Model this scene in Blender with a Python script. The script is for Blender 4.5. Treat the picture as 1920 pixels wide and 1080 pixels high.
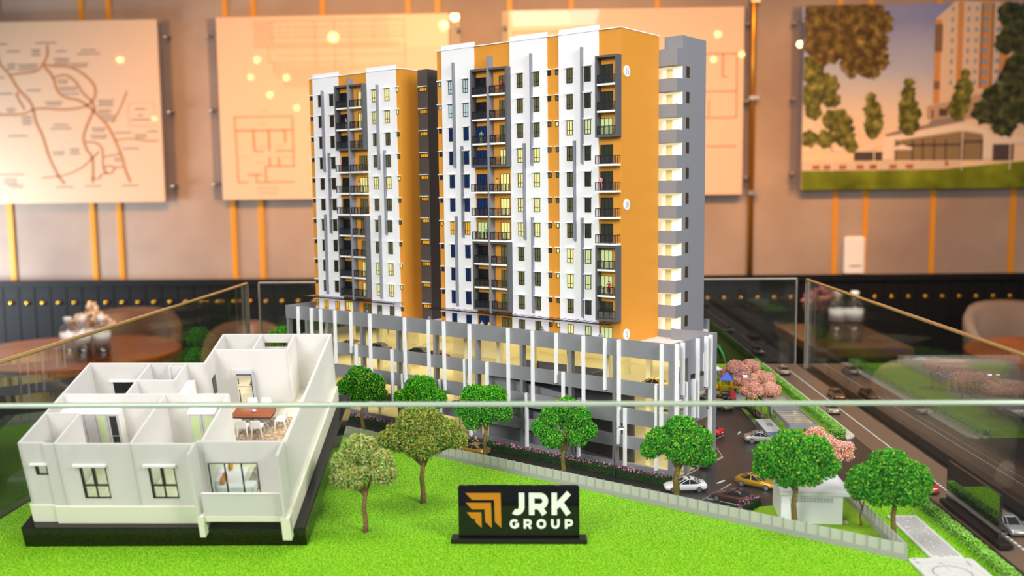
import bpy, bmesh, math, random
import numpy as np
from mathutils import Matrix, Vector, Euler
PI = math.pi
D = bpy.data
SC = bpy.context.scene
for o in list(D.objects): D.objects.remove(o)
COL = SC.collection
rnd = random.Random(7)

# ------------------------------------------------------------------ camera, world, lights, exposure
ZC = 1.36                                   # eye height of the photograph
FPX, PITCH, ROLL, YAW = 1790.0, 0.10313, -0.01119, -0.03585
def cam_axes():
    cy, sy, cp, sp = math.cos(YAW), math.sin(YAW), math.cos(PITCH), math.sin(PITCH)
    f = Vector((sy*cp, cy*cp, -sp)); r0 = Vector((cy, -sy, 0)); u0 = r0.cross(f)
    cr, sr = math.cos(ROLL), math.sin(ROLL)
    return cr*r0+sr*u0, -sr*r0+cr*u0, f
CR, CU, CF = cam_axes()
cam = D.cameras.new('camera'); co = D.objects.new('camera', cam); COL.objects.link(co)
cam.sensor_width = 36.0; cam.lens = FPX/1920*36.0; cam.clip_start = 0.02; cam.clip_end = 60
co.matrix_world = Matrix(((CR.x, CU.x, -CF.x, 0), (CR.y, CU.y, -CF.y, 0), (CR.z, CU.z, -CF.z, ZC), (0, 0, 0, 1)))
cam.dof.use_dof = True; cam.dof.focus_distance = 1.12; cam.dof.aperture_fstop = 5.6
SC.camera = co
W = D.worlds.new('world'); SC.world = W; W.use_nodes = True
W.node_tree.nodes['Background'].inputs[0].default_value = (0.90, 0.93, 1.0, 1)
W.node_tree.nodes['Background'].inputs[1].default_value = 0.22
SC.view_settings.view_transform = 'Standard'; SC.view_settings.look = 'None'
SC.view_settings.exposure = 0.0; SC.view_settings.gamma = 1.0; SC.view_settings.use_curve_mapping = False
def area(name, loc, target, size, power, color, size_y=None, spread=None):
    l = D.lights.new(name, 'AREA'); l.energy = power; l.color = color; l.size = size
    if size_y: l.shape = 'RECTANGLE'; l.size_y = size_y
    if spread: l.spread = spread
    o = D.objects.new(name, l); COL.objects.link(o); o.location = loc
    d = Vector(target)-Vector(loc); o.rotation_euler = d.to_track_quat('-Z', 'Y').to_euler()
    return o
area('key_fill_light', (-0.95, -0.75, 2.15), (-0.05, 1.15, 1.15), 0.9, 41, (0.97, 0.985, 1.0))
area('side_fill_light', (1.27, -0.35, 2.2), (0.05, 1.15, 1.15), 0.6, 40, (0.985, 0.985, 1.0))  # added fill brightening right-hand faces, placed where the boards don't mirror it
area('key_fill_light', (0.1, 1.15, 2.95), (0.1, 1.2, 1.0), 0.8, 15, (1.0, 0.975, 0.96))
area('key_fill_light', (0.0, 3.0, 3.0), (0.0, 3.75, 0.7), 3.6, 34, (1.0, 0.90, 0.78), size_y=0.5, spread=1.3)  # added fill to brighten the tables and bottles; no such panel known
area('wall_washer', (-0.1, 3.3, 2.95), (-0.1, 5.2, 1.30), 4.6, 36, (1.0, 0.42, 0.10), size_y=0.3, spread=1.25)
area('wall_washer', (-0.5, 3.0, 3.1), (-0.5, 5.2, 1.95), 1.4, 6, (1.0, 0.50, 0.16), spread=1.1)
area('daylight_door', (-4.3, 4.35, 0.85), (-3.05, 5.2, 1.02), 0.8, 30, (0.84, 0.92, 1.0), size_y=1.0, spread=1.5)

# ------------------------------------------------------------------ helpers
ZG = ZC-0.31932                             # top of the model base
def ray(px, py):
    return CR*((px-960)/FPX)+CU*((540-py)/FPX)+CF
def at_z(px, py, z):                        # ground point under a pixel, world
    d = ray(px, py); t = (z-ZC)/d.z
    return Vector((d.x*t, d.y*t, z))
def at_y(px, py, y):
    d = ray(px, py); t = y/d.y
    return Vector((d.x*t, y, ZC+d.z*t))
PSI = -0.62956
EX = Vector((math.cos(PSI), math.sin(PSI), 0)); EY = Vector((-math.sin(PSI), math.cos(PSI), 0))
PP = Vector((0.13581, 1.019, ZG))
def B(bx, by, z=0.0): return PP+EX*bx+EY*by+Vector((0, 0, z))

def tag(o, label=None, cat=None, group=None, kind=None):
    if label: o['label'] = label
    if cat: o['category'] = cat
    if group: o['group'] = group
    if kind: o['kind'] = kind
    return o
def empty(name, loc=(0, 0, 0), rz=0.0, label=None, cat=None, group=None, parent=None, rot=None):
    o = D.objects.new(name, None); COL.objects.link(o); o.empty_display_size = 0.02
    o.location = loc; o.rotation_euler = rot if rot is not None else (0, 0, rz)
    if parent: o.parent = parent
    return tag(o, label, cat, group)
class MB:
    def __init__(s): s.v = []; s.f = []; s.m = []; s.cur = 0
    def add(s, vs, fs):
        b = len(s.v); s.v += [tuple(p) for p in vs]; s.f += [tuple(i+b for i in f) for f in fs]; s.m += [s.cur]*len(fs); return s
    def box(s, x0, x1, y0, y1, z0, z1, M=None):
        vs = [Vector(p) for p in ((x0,y0,z0),(x1,y0,z0),(x1,y1,z0),(x0,y1,z0),(x0,y0,z1),(x1,y0,z1),(x1,y1,z1),(x0,y1,z1))]
        if M is not None: vs = [M @ p for p in vs]
        return s.add(vs, [(0,3,2,1),(4,5,6,7),(0,1,5,4),(1,2,6,5),(2,3,7,6),(3,0,4,7)])
    def bbox(s, x0, x1, y0, y1, z0, z1, r):       # box with bevelled vertical edges and top
        p = [(x0+r,y0),(x1-r,y0),(x1,y0+r),(x1,y1-r),(x1-r,y1),(x0+r,y1),(x0,y1-r),(x0,y0+r)]
        q = [(x0+1.6*r,y0+r),(x1-1.6*r,y0+r),(x1-r,y0+1.6*r),(x1-r,y1-1.6*r),(x1-1.6*r,y1-r),(x0+1.6*r,y1-r),(x0+r,y1-1.6*r),(x0+r,y0+1.6*r)]
        return s.rings([[(a,b,z0) for a,b in p],[(a,b,z1-r) for a,b in p],[(a,b,z1) for a,b in q]], True, True)
    def rings(s, rs, cap0=True, cap1=True, closed=True):
        n = len(rs[0]); vs = [p for r in rs for p in r]; fs = []
        for k in range(len(rs)-1):
            for i in range(n if closed else n-1):
                j = (i+1) % n
                fs.append((k*n+i, k*n+j, (k+1)*n+j, (k+1)*n+i))
        if cap0: fs.append(tuple(reversed(range(n))))
        if cap1: fs.append(tuple(range((len(rs)-1)*n, len(rs)*n)))
        return s.add(vs, fs)
    def prism(s, poly, z0, z1, M=None):
        a = [Vector((x, y, z0)) for x, y in poly]; b = [Vector((x, y, z1)) for x, y in poly]
        if M is not None: a = [M @ p for p in a]; b = [M @ p for p in b]
        return s.rings([a, b])
    def lathe(s, prof, c=(0,0,0), n=16):
        rs = [[(c[0]+r*math.cos(2*PI*i/n), c[1]+r*math.sin(2*PI*i/n), c[2]+z) for i in range(n)] for r, z in prof]
        return s.rings(rs)
    def tube(s, pts, rad, n=6):
        pts = [Vector(p) for p in pts]; rs = []
        for i, p in enumerate(pts):
            t = (pts[min(i+1, len(pts)-1)]-pts[max(i-1, 0)]).normalized()
            u = t.cross(Vector((0.13, 0.31, 0.94)) if abs(t.z) < 0.9 else Vector((1, 0.1, 0))).normalized(); w = t.cross(u)
            r = rad[i] if isinstance(rad, (list, tuple)) else rad
            rs.append([p+(u*math.cos(2*PI*k/n)+w*math.sin(2*PI*k/n))*r for k in range(n)])
        return s.rings(rs)
    def cyl(s, c, axis, r, h, n=14):
        a = Vector(axis).normalized(); c = Vector(c); return s.tube([c-a*h/2, c+a*h/2], r, n)
    def sphere(s, c, rx, ry=None, rz=None, n=10, m=6):
        ry = ry or rx; rz = rz or rx
        rs = []
        for k in range(m+1):
            t = max(0.02, min(PI-0.02, PI*k/m)); rs.append([(c[0]+rx*math.sin(t)*math.cos(2*PI*i/n), c[1]+ry*math.sin(t)*math.sin(2*PI*i/n), c[2]-rz*math.cos(t)) for i in range(n)])
        return s.rings(rs)
    def quad(s, a, b, c, d): return s.add([a, b, c, d], [(0, 1, 2, 3)])
    def mesh(s, name, mats, smooth=False):
        me = D.meshes.new(name); me.from_pydata(s.v, [], s.f)
        for m in (mats if isinstance(mats, (list, tuple)) else [mats]): me.materials.append(m)
        if max(s.m, default=0) > 0: me.polygons.foreach_set('material_index', s.m)
        if smooth: me.polygons.foreach_set('use_smooth', [True]*len(s.f))
        me.update(); return me
    def build(s, name, mats, parent=None, smooth=False, loc=None, rz=None, bevel=None):
        o = inst(name, s.mesh(name, mats, smooth), parent, loc, rz)
        if bevel:
            b = o.modifiers.new('bevel', 'BEVEL'); b.width = bevel; b.segments = 2; b.limit_method = 'ANGLE'
        return o
def inst(name, me, parent=None, loc=None, rz=None):
    o = D.objects.new(name, me); COL.objects.link(o)
    if parent: o.parent = parent
    if loc is not None: o.location = loc
    if rz is not None: o.rotation_euler = (0, 0, rz)
    return o
def kids(o): return [c for c in D.objects if c.parent == o]
def copy_tree(o, parent=None, cmap=None):
    c = o.copy(); COL.objects.link(c)
    if parent: c.parent = parent
    for ch in TREE.get(o.name, None) or kids(o): copy_tree(ch, c)
    return c
TREE = {}
def structure(o): o['kind'] = 'structure'; return o

# ------------------------------------------------------------------ materials
def lin(c):
    return tuple((x/12.92 if x <= 0.04045 else ((x+0.055)/1.055)**2.4) for x in c)
def hexc(h): return lin(tuple(int(h[i:i+2], 16)/255 for i in (0, 2, 4)))
def mat(name, col, rough=0.5, metal=0.0, spec=0.5, emit=0.0, ecol=None, coat=0.0, alpha=None, bump=None, var=None):
    if isinstance(col, str): col = hexc(col)
    m = D.materials.new(name); m.use_nodes = True; nt = m.node_tree; p = nt.nodes['Principled BSDF']
    p.inputs['Base Color'].default_value = (*col, 1); p.inputs['Roughness'].default_value = rough
    p.inputs['Metallic'].default_value = metal; p.inputs['Specular IOR Level'].default_value = spec
    p.inputs['Coat Weight'].default_value = coat; p.inputs['Coat Roughness'].default_value = 0.03
    if emit:
        e = ecol or col
        if isinstance(e, str): e = hexc(e)
        p.inputs['Emission Color'].default_value = (*e, 1); p.inputs['Emission Strength'].default_value = emit
    if bump or var:
        tc = nt.nodes.new('ShaderNodeTexCoord'); n = nt.nodes.new('ShaderNodeTexNoise')
        n.inputs['Scale'].default_value = (bump or var)[0]; n.inputs['Detail'].default_value = 4
        nt.links.new(tc.outputs['Object'], n.inputs['Vector'])
        if bump:
            b = nt.nodes.new('ShaderNodeBump'); b.inputs['Strength'].default_value = bump[1]; b.inputs['Distance'].default_value = bump[2]
            nt.links.new(n.outputs['Fac'], b.inputs['Height']); nt.links.new(b.outputs['Normal'], p.inputs['Normal'])
        if var:
            r = nt.nodes.new('ShaderNodeValToRGB'); r.color_ramp.elements[0].position = 0.35; r.color_ramp.elements[1].position = 0.65
            a = tuple(max(0, c*(1-var[1])) for c in col); bb = tuple(min(1, c*(1+var[1])) for c in col)
            r.color_ramp.elements[0].color = (*a, 1); r.color_ramp.elements[1].color = (*bb, 1)
            nt.links.new(n.outputs['Fac'], r.inputs['Fac']); nt.links.new(r.outputs['Color'], p.inputs['Base Color'])
    return m
def ramp_mat(name, scale, stops, rough=0.9, detail=3, bump=0.0, bd=0.001, coord='Object', tex='noise', spec=0.2):
    m = D.materials.new(name); m.use_nodes = True; nt = m.node_tree; p = nt.nodes['Principled BSDF']
    p.inputs['Roughness'].default_value = rough; p.inputs['Specular IOR Level'].default_value = spec
    tc = nt.nodes.new('ShaderNodeTexCoord'); n = nt.nodes.new('ShaderNodeTexNoise' if tex == 'noise' else 'ShaderNodeTexVoronoi')
    n.inputs['Scale'].default_value = scale
    if tex == 'noise': n.inputs['Detail'].default_value = detail
    nt.links.new(tc.outputs[coord], n.inputs['Vector'])
    r = nt.nodes.new('ShaderNodeValToRGB'); els = r.color_ramp.elements
    while len(els) < len(stops): els.new(0.5)
    for e, (pos, c) in zip(els, stops): e.position = pos; e.color = (*(hexc(c) if isinstance(c, str) else c), 1)
    nt.links.new(n.outputs['Fac' if tex == 'noise' else 'Color'], r.inputs['Fac']); nt.links.new(r.outputs['Color'], p.inputs['Base Color'])
    if bump:
        b = nt.nodes.new('ShaderNodeBump'); b.inputs['Strength'].default_value = bump; b.inputs['Distance'].default_value = bd
        nt.links.new(n.outputs['Fac' if tex == 'noise' else 'Distance'], b.inputs['Height']); nt.links.new(b.outputs['Normal'], p.inputs['Normal'])
    return m
def tint_mat(name, rough=0.85, trans=0.0):                 # colour of each flake from the mesh's own tint attribute
    m = D.materials.new(name); m.use_nodes = True; nt = m.node_tree; p = nt.nodes['Principled BSDF']
    a = nt.nodes.new('ShaderNodeAttribute'); a.attribute_name = 'tint'
    p.inputs['Roughness'].default_value = rough; p.inputs['Specular IOR Level'].default_value = 0.15
    nt.links.new(a.outputs['Color'], p.inputs['Base Color']); return m
def glass_mat(name, tint=(0.93, 0.97, 0.95), f0=0.05, gain=1.0):
    m = D.materials.new(name); m.use_nodes = True; nt = m.node_tree; nt.nodes.clear()
    out = nt.nodes.new('ShaderNodeOutputMaterial'); mix = nt.nodes.new('ShaderNodeMixShader')
    tr = nt.nodes.new('ShaderNodeBsdfTransparent'); tr.inputs[0].default_value = (*tint, 1)
    gl = nt.nodes.new('ShaderNodeBsdfGlossy'); gl.inputs['Roughness'].default_value = 0.0; gl.inputs['Color'].default_value = (1, 1, 1, 1)
    lw = nt.nodes.new('ShaderNodeLayerWeight'); lw.inputs['Blend'].default_value = 0.5
    pw = nt.nodes.new('ShaderNodeMath'); pw.operation = 'POWER'; pw.inputs[1].default_value = 5.0
    mm = nt.nodes.new('ShaderNodeMath'); mm.operation = 'MULTIPLY_ADD'; mm.inputs[1].default_value = (1-f0)*gain; mm.inputs[2].default_value = f0; mm.use_clamp = True
    nt.links.new(lw.outputs['Facing'], pw.inputs[0]); nt.links.new(pw.outputs[0], mm.inputs[0])
    nt.links.new(mm.outputs[0], mix.inputs[0]); nt.links.new(tr.outputs[0], mix.inputs[1]); nt.links.new(gl.outputs[0], mix.inputs[2])
    nt.links.new(mix.outputs[0], out.inputs[0]); return m
def frosted_mat(name, col, transp=0.12, transl=0.45):
    m = D.materials.new(name); m.use_nodes = True; nt = m.node_tree; nt.nodes.clear()
    out = nt.nodes.new('ShaderNodeOutputMaterial')
    df = nt.nodes.new('ShaderNodeBsdfDiffuse'); df.inputs[0].default_value = (*col, 1)
    tl = nt.nodes.new('ShaderNodeBsdfTranslucent'); tl.inputs[0].default_value = (*col, 1)
    tr = nt.nodes.new('ShaderNodeBsdfTransparent')
    m1 = nt.nodes.new('ShaderNodeMixShader'); m1.inputs[0].default_value = transl
    m2 = nt.nodes.new('ShaderNodeMixShader'); m2.inputs[0].default_value = transp
    nt.links.new(df.outputs[0], m1.inputs[1]); nt.links.new(tl.outputs[0], m1.inputs[2])
    nt.links.new(m1.outputs[0], m2.inputs[1]); nt.links.new(tr.outputs[0], m2.inputs[2]); nt.links.new(m2.outputs[0], out.inputs[0]); return m

M = {}
M['white'] = mat('white_paint', 'EDEDEF', 0.55)
M['cap'] = mat('white_edge', 'F2F2F2', 0.5)
M['orange'] = mat('ochre_paint', 'D8912B', 0.6)
M['grey'] = mat('grey_paint', '84858A', 0.6)
M['fingrey'] = mat('mid_grey_paint', '82848D', 0.6)
M['dgrey'] = mat('charcoal_paint', '56565A', 0.6)
M['brownblack'] = mat('umber_charcoal_paint', '4B4644', 0.6)
M['finwhite'] = mat('white_fin_paint', 'F0F0F2', 0.5)
M['deck'] = mat('pale_deck', 'E6E0DA', 0.6)
M['cream'] = mat('cream_paint', 'E9DFB4', 0.7)
M['pfloor'] = mat('parking_floor', 'B9B08A', 0.7)
M['black'] = mat('black_frame', '1B1C1E', 0.4)
M['blackg'] = mat('black_gloss', '060606', 0.05, spec=0.45)
M['blacks'] = mat('black_satin', '1A1716', 0.32)
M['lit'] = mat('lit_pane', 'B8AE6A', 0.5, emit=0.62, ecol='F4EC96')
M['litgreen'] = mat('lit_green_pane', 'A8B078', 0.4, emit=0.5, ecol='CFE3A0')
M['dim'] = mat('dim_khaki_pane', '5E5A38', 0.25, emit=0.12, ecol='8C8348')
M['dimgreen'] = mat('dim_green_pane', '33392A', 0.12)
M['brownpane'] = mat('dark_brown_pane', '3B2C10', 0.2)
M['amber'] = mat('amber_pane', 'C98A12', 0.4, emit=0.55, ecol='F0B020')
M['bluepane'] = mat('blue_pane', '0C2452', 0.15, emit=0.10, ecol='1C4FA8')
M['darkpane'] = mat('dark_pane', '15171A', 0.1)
M['sheenpane'] = mat('pale_sheen_pane', 'AFC4CC', 0.15, emit=0.25, ecol='C8DEE4')  # pale colour and glow stand for a bluish reflection on the glass
M['railglass'] = glass_mat('rail_glass', (0.88, 0.88, 0.90), 0.08)
M['clear'] = glass_mat('clear_roof_glass', (0.95, 0.96, 0.95), 0.05)
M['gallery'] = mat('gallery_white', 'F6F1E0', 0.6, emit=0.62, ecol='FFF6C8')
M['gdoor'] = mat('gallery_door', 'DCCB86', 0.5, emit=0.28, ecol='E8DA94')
M['asphalt'] = ramp_mat('asphalt', 900, [(0.3, '2A2726'), (0.6, '34302E'), (0.85, '484340')], 0.33, 3, 0.15, 0.0004, spec=0.5)
M['road'] = ramp_mat('road_asphalt_sheen', 900, [(0.3, '6A5546'), (0.6, '7A6252'), (0.85, '8B7362')], 0.30, 3, 0.12, 0.0004, spec=0.5)  # the warm wall mirrored in the road is put into its brown
M['grass'] = ramp_mat('model_grass', 700, [(0.37, '2E6A04'), (0.45, '6AB80E'), (0.54, '84CC18'), (0.65, 'C4E43C')], 0.95, 4, 0.9, 0.0012)
M['lawn2'] = ramp_mat('model_grass_olive', 900, [(0.34, '4A7E08'), (0.46, '7EB212'), (0.58, '9CC420'), (0.70, 'C2D438')], 0.95, 4, 0.9, 0.0012)
M['paver'] = mat('pale_paving', 'E6D9C8', 0.7, var=(300, 0.08))
M['line'] = mat('road_line_white', 'E4E4E4', 0.6); M['linedim'] = mat('bay_line_white', 'B4B1AC', 0.6)
M['fence'] = mat('fence_grey', 'A8A6A3', 0.6)
M['fencepanel'] = frosted_mat('fence_frosted_panel', hexc('E6E4E0'), 0.22, 0.3)
M['foliage'] = tint_mat('foliage_flakes')
M['trunk'] = mat('olive_trunk', '6E5F22', 0.85, bump=(400, 0.6, 0.0008), var=(250, 0.35))
M['trunkbrown'] = mat('brown_trunk', '7A5B33', 0.85, bump=(400, 0.6, 0.0008), var=(250, 0.3))
M['tyre'] = mat('tyre_black', '141414', 0.6); M['hub'] = mat('hub_silver', 'B9BABD', 0.3, 0.8)
M['carglass'] = mat('car_glass', '23262A', 0.1)
M['head'] = mat('headlight', 'D8D8D0', 0.2); M['tail'] = mat('tail_light', '8E1016', 0.3); M['plate'] = mat('number_plate', 'D9D9D9', 0.5)
for k, c, mt in (('white', 'EEEDEC', 0.0), ('brown', '5A3B31', 0.35), ('gold', 'B58A14', 0.35), ('silver', 'B4B2B0', 0.5), ('red', 'CE1A12', 0.0), ('tan', 'B79E84', 0.4), ('yellow', 'D9AE08', 0.0), ('grey', '6D6A62', 0.4), ('dark', '4A453C', 0.4), ('copper', '86522A', 0.4)):
    M['car_'+k] = mat('car_paint_'+k, c, 0.28, mt, coat=0.6)
M['pane'] = glass_mat('barrier_glass', (0.88, 0.91, 0.88), 0.07, 1.7)
M['panefront'] = glass_mat('front_barrier_glass', (0.965, 0.97, 0.96), 0.02, 1.0)
M['edgewarm'] = mat('polished_edge_warm_sheen', 'BE9A62', 0.15, 0.35)  # warm light mirrored by the clear glass edge, put into the colour
M['edgegreen'] = mat('polished_edge_green', '9DAE96', 0.2, 0.0)
M['edgepale'] = mat('polished_edge_pale', 'BDB1A4', 0.2, 0.3)
M['frost'] = frosted_mat('frosted_acrylic', (0.865, 0.85, 0.825), 0.11, 0.42)
M['acryl'] = mat('white_acrylic', 'F1EFEA', 0.5)
M['skirt'] = mat('ivory_acrylic', 'E9E3D2', 0.55)
M['led'] = mat('led_strip', 'FFFFFF', 0.5, emit=5.0, ecol='FFFCEE')
M['lampwhite'] = mat('street_lamp_led', 'FFFFFF', 0.5, emit=6.0, ecol='DCE8FF')
M['signwhite'] = mat('sign_letters', 'ECEBE2', 0.45)
M['signgold'] = mat('sign_ochre', 'C27C08', 0.4)
M['ink'] = mat('grey_ink', '7C7C80', 0.6); M['inkdark'] = mat('dark_ink', '4C4E54', 0.6)
M['skinp'] = mat('figure_skin', 'C9A184', 0.7)
M['hairp'] = mat('figure_hair', '2A2420', 0.7)

# ------------------------------------------------------------------ room
WY = 5.2
M['concrete'] = ramp_mat('concrete_wall', 1.7, [(0.3, '94847A'), (0.5, 'A49487'), (0.7, 'B3A396')], 0.75, 6, 0.08, 0.01)
M['floor'] = ramp_mat('dark_floor', 2.0, [(0.35, '2B2420'), (0.65, '3A312B')], 0.35, 4)
M['wains'] = mat('black_panelling', '0A0C0F', 0.6, spec=0.25)
M['stud'] = mat('brass_stud', 'C79A35', 0.25, 0.9)
M['strip'] = mat('ochre_strip', 'D9941A', 0.4)
M['brass'] = mat('brass_tube', 'D09232', 0.25, 0.7)
M['steel'] = mat('steel', 'A9A39A', 0.3, 0.9)
wall = structure(MB().box(-5.4, 5.4, WY, WY+0.12, 0, 3.8).build('wall_back', M['concrete']))
structure(MB().box(-5.4, 5.4, -2.2, WY+0.12, -0.08, 0).build('floor', M['floor']))
tr = structure(MB().box(-4.2, 4.2, WY-0.035, WY, 0.0, 0.872).build('trim_1', M['wains']))
MB().box(-4.2, 4.2, WY-0.055, WY-0.03, 0.852, 0.886).build('ledge', M['wains'], tr)
bm_ = MB().box(-0.042, 0.042, -0.004, 0, 0.0, 0.85).mesh('batten', M['wains'])
sm_ = MB().sphere((0, 0, 0), 0.0135, 0.008, 0.0135, 10, 6).mesh('stud', M['stud'], True)
for i in range(-36, 37):
    x = -0.02+i*0.0892
    inst('batten', bm_, tr, (x, WY-0.035, 0)); inst('stud', sm_, tr, (x, WY-0.042, 0.762))
for x, w in ((-2.96, .03), (-2.497, .026), (-2.347, .026), (-1.712, .026), (-1.558, .026), (-1.183, .026), (-0.724, .026), (-0.567, .026), (-0.182, .026), (0.145, .026), (0.598, .026), (1.553, .026), (1.714, .026), (2.07, .026), (2.49, .03)):
    MB().box(x-w/2, x+w/2, WY-0.008, WY, 0.872, 3.3).build('metal_strip', M['strip'], wall)
tb = empty('conduit_tube', (1.098, WY-0.03, 0.886), 0, 'upright brass tube clipped to the wall between the third board and the picture', 'tube')
MB().cyl((0, 0, 1.2), (0, 0, 1), 0.015, 2.4, 12).build('pipe', M['brass'], tb, True)
for z in (0.44, 0.94, 1.44): MB().box(-0.017, 0.03, -0.02, 0.03, z-0.01, z+0.01).build('clamp', M['steel'], tb)

M['board'] = mat('poster_cream', 'DEC3A6', 0.35, coat=1.0)
M['inkb'] = mat('print_brown', 'C08A62', 0.5, coat=1.0); M['inkpale'] = mat('print_pale', 'D9B596', 0.5, coat=1.0); M['inkgrey'] = mat('print_grey', 'A08E82', 0.5, coat=1.0)
def poster(name, x0, x1, z0, z1, label, front=None, gap=0.045):
    t = empty(name, ((x0+x1)/2, WY-0.055, (z0+z1)/2), 0, label, 'poster')
    w, h = (x1-x0)/2, (z1-z0)/2
    MB().box(-w, w, 0, 0.022, -h, h).build('board', front or M['board'], t, bevel=0.003)
    for sx in (-1, 1):
        for sz in (-0.82, 0.0, 0.82):
            MB().cyl((sx*(w+gap), 0.027, sz*h), (0, 1, 0), 0.011, 0.056, 10).build('standoff_bolt', M['steel'], t, True)
    for sx in (-1, 1):
        MB().box(sx*(w+gap*0.5)-gap*0.5-0.012, sx*(w+gap*0.5)+gap*0.5+0.012, 0.022, 0.026, -h, h).build('acrylic_edge', M['railglass'], t)
    return t, w, h
def stroke2(mb, pts, w, M4, z0=0.0, z1=None, closed=False):      # flat ribbon along a polyline with mitred joints, mapped by M4
    P = [Vector((p[0], p[1])) for p in pts]; P = [p for i, p in enumerate(P) if i == 0 or (p-P[i-1]).length > 1e-7]; n = len(P); L = []; R_ = []
    for i in range(n):
        a = P[i-1] if (i > 0 or closed) else None; b = P[(i+1) % n] if (i < n-1 or closed) else None
        d1 = (P[i]-a).normalized() if a is not None else None; d2 = (b-P[i]).normalized() if b is not None else None
        d1 = d1 or d2; d2 = d2 or d1
        t = (d1+d2); t = t.normalized() if t.length > 1e-6 else d1
        nrm = Vector((-t.y, t.x)); k = 1/max(0.35, nrm.dot(Vector((-d1.y, d1.x))))
        L.append(P[i]+nrm*w/2*k); R_.append(P[i]-nrm*w/2*k)
    if z1 is None: z1 = z0
    vs = []; fs = []
    for l, r in zip(L, R_): vs += [M4 @ Vector((l.x, l.y, z0)), M4 @ Vector((r.x, r.y, z0))]
    for i in range(n if closed else n-1):
        j = (i+1) % n; fs.append((2*i, 2*i+1, 2*j+1, 2*j))
    if z1 != z0:
        b = len(vs)
        for l, r in zip(L, R_): vs += [M4 @ Vector((l.x, l.y, z1)), M4 @ Vector((r.x, r.y, z1))]
        m = []
        for i in range(n if closed else n-1):
            j = (i+1) % n
            m += [(b+2*i, b+2*j, b+2*j+1, b+2*i+1), (2*i, 2*j, b+2*j, b+2*i), (2*i+1, b+2*i+1, b+2*j+1, 2*j+1)]
        if not closed: m += [(0, b, b+1, 1), (2*n-2, 2*n-1, b+2*n-1, b+2*n-2)]
        fs += m
    mb.add(vs, fs); return mb
def xz(x0, px0, z0, py0, k, y=-0.0015):                            # print coordinates (x right, y down) on a board facing the room
    return Matrix(((k, 0, 0, x0-px0*k), (0, 0, -1, y), (0, -k, 0, z0+py0*k), (0, 0, 0, 1)))
def smoothp(pts, n=4):
    P = [Vector((p[0], p[1])) for p in pts]; out = []
    for i in range(len(P)-1):
        a, b, c, d = P[max(i-1, 0)], P[i], P[i+1], P[min(i+2, len(P)-1)]
        for k in range(n):
            t = k/n; out.append(0.5*((2*b)+(c-a)*t+(2*a-5*b+4*c-d)*t*t+(3*b-a-3*c+d)*t**3))
    out.append(P[-1]); return out
# board one: the map (print coordinates are the pixels of a 960 wide study of the photograph, scale 3)
t, w, h = poster('map_board', -3.35, -2.066, 1.311, 2.284, 'cream board printed with a road map, leftmost on the back wall')
K1 = 0.973/1020.0
def mp(px, py): return (px, py)
MM = xz(w, 925, h, 30, K1)
mb = MB()
for pts, wd in (([(5, 180), (12, 255), (65, 325), (115, 410), (170, 470), (190, 520), (200, 590), (235, 670), (265, 790), (310, 890), (345, 940)], 13),
    ([(70, 325), (140, 318), (220, 308), (265, 265), (290, 215), (292, 165)], 12), ([(265, 270), (330, 280), (420, 288), (500, 335), (550, 395), (545, 460), (495, 505), (380, 522), (220, 515), (120, 545), (-20, 545)], 12),
    ([(268, 280), (315, 345), (335, 415), (380, 455), (450, 470), (500, 500), (545, 540), (620, 630), (680, 775), (700, 860), (727, 935)], 13), ([(315, 345), (385, 332), (440, 365), (480, 430), (530, 480), (545, 520)], 11),
    ([(545, 520), (500, 600), (470, 680), (485, 750), (515, 800), (510, 935)], 13), ([(115, 420), (100, 440), (140, 520)], 10), ([(480, 705), (540, 712), (575, 750), (575, 860), (610, 885), (640, 855), (600, 840), (580, 860)], 9), ([(585, 790), (680, 775)], 8), ([(640, 850), (690, 848)], 8),
    ([(555, 760), (500, 810), (440, 855), (350, 890), (220, 905)], 9), ([(505, 912), (550, 912), (560, 890), (600, 880)], 8), ([(650, 700), (740, 690), (830, 703), (900, 703)], 7), ([(735, 425), (690, 520), (640, 600)], 7)):
    stroke2(mb, smoothp(pts), wd, MM, 0, 0.0008)
mb.build('printed_roads', M['inkb'], t)
mb = MB()
for x, y, n, wd in ((95, 195, 1, 75), (285, 152, 1, 120), (30, 155, 1, 70), (225, 190, 3, 50), (370, 198, 1, 60), (528, 195, 1, 85), (528, 215, 1, 130), (370, 240, 3, 90), (80, 265, 3, 50), (175, 270, 3, 120), (470, 270, 2, 100), (15, 340, 1, 40), (200, 413, 1, 80), (35, 430, 1, 80), (370, 360, 2, 60), (400, 400, 2, 110), (415, 435, 1, 90), (310, 480, 2, 100), (60, 515, 2, 50), (345, 608, 1, 85), (345, 628, 1, 120), (148, 560, 4, 55), (90, 667, 1, 110), (610, 475, 3, 90), (600, 530, 2, 75), (620, 560, 3, 85), (560, 630, 2, 80), (560, 670, 2, 100), (320, 760, 2, 70), (415, 745, 3, 55), (345, 958, 1, 95), (508, 955, 1, 90), (727, 953, 1, 95), (700, 656, 1, 95), (800, 670, 2, 70), (870, 650, 1, 60), (740, 745, 1, 95), (660, 800, 2, 40), (805, 585, 1, 110), (805, 525, 1, 55), (805, 560, 1, 30), (40, 885, 1, 140), (30, 910, 3, 80), (60, 945, 2, 90)):
    for k in range(n):
        wk = wd*(1-0.15*(k % 2)); stroke2(mb, [(x-wk/2, y+k*14), (x+wk/2, y+k*14)], 7, MM, 0, 0.0006)
mb.build('printed_captions', M['inkgrey'], t)['kind'] = 'stuff'
mb = MB(); stroke2(mb, [(735, 490), (885, 490), (885, 620), (735, 620)], 2, MM, 0, 0.0006, True); mb.build('printed_frame', M['inkpale'], t)
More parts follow.
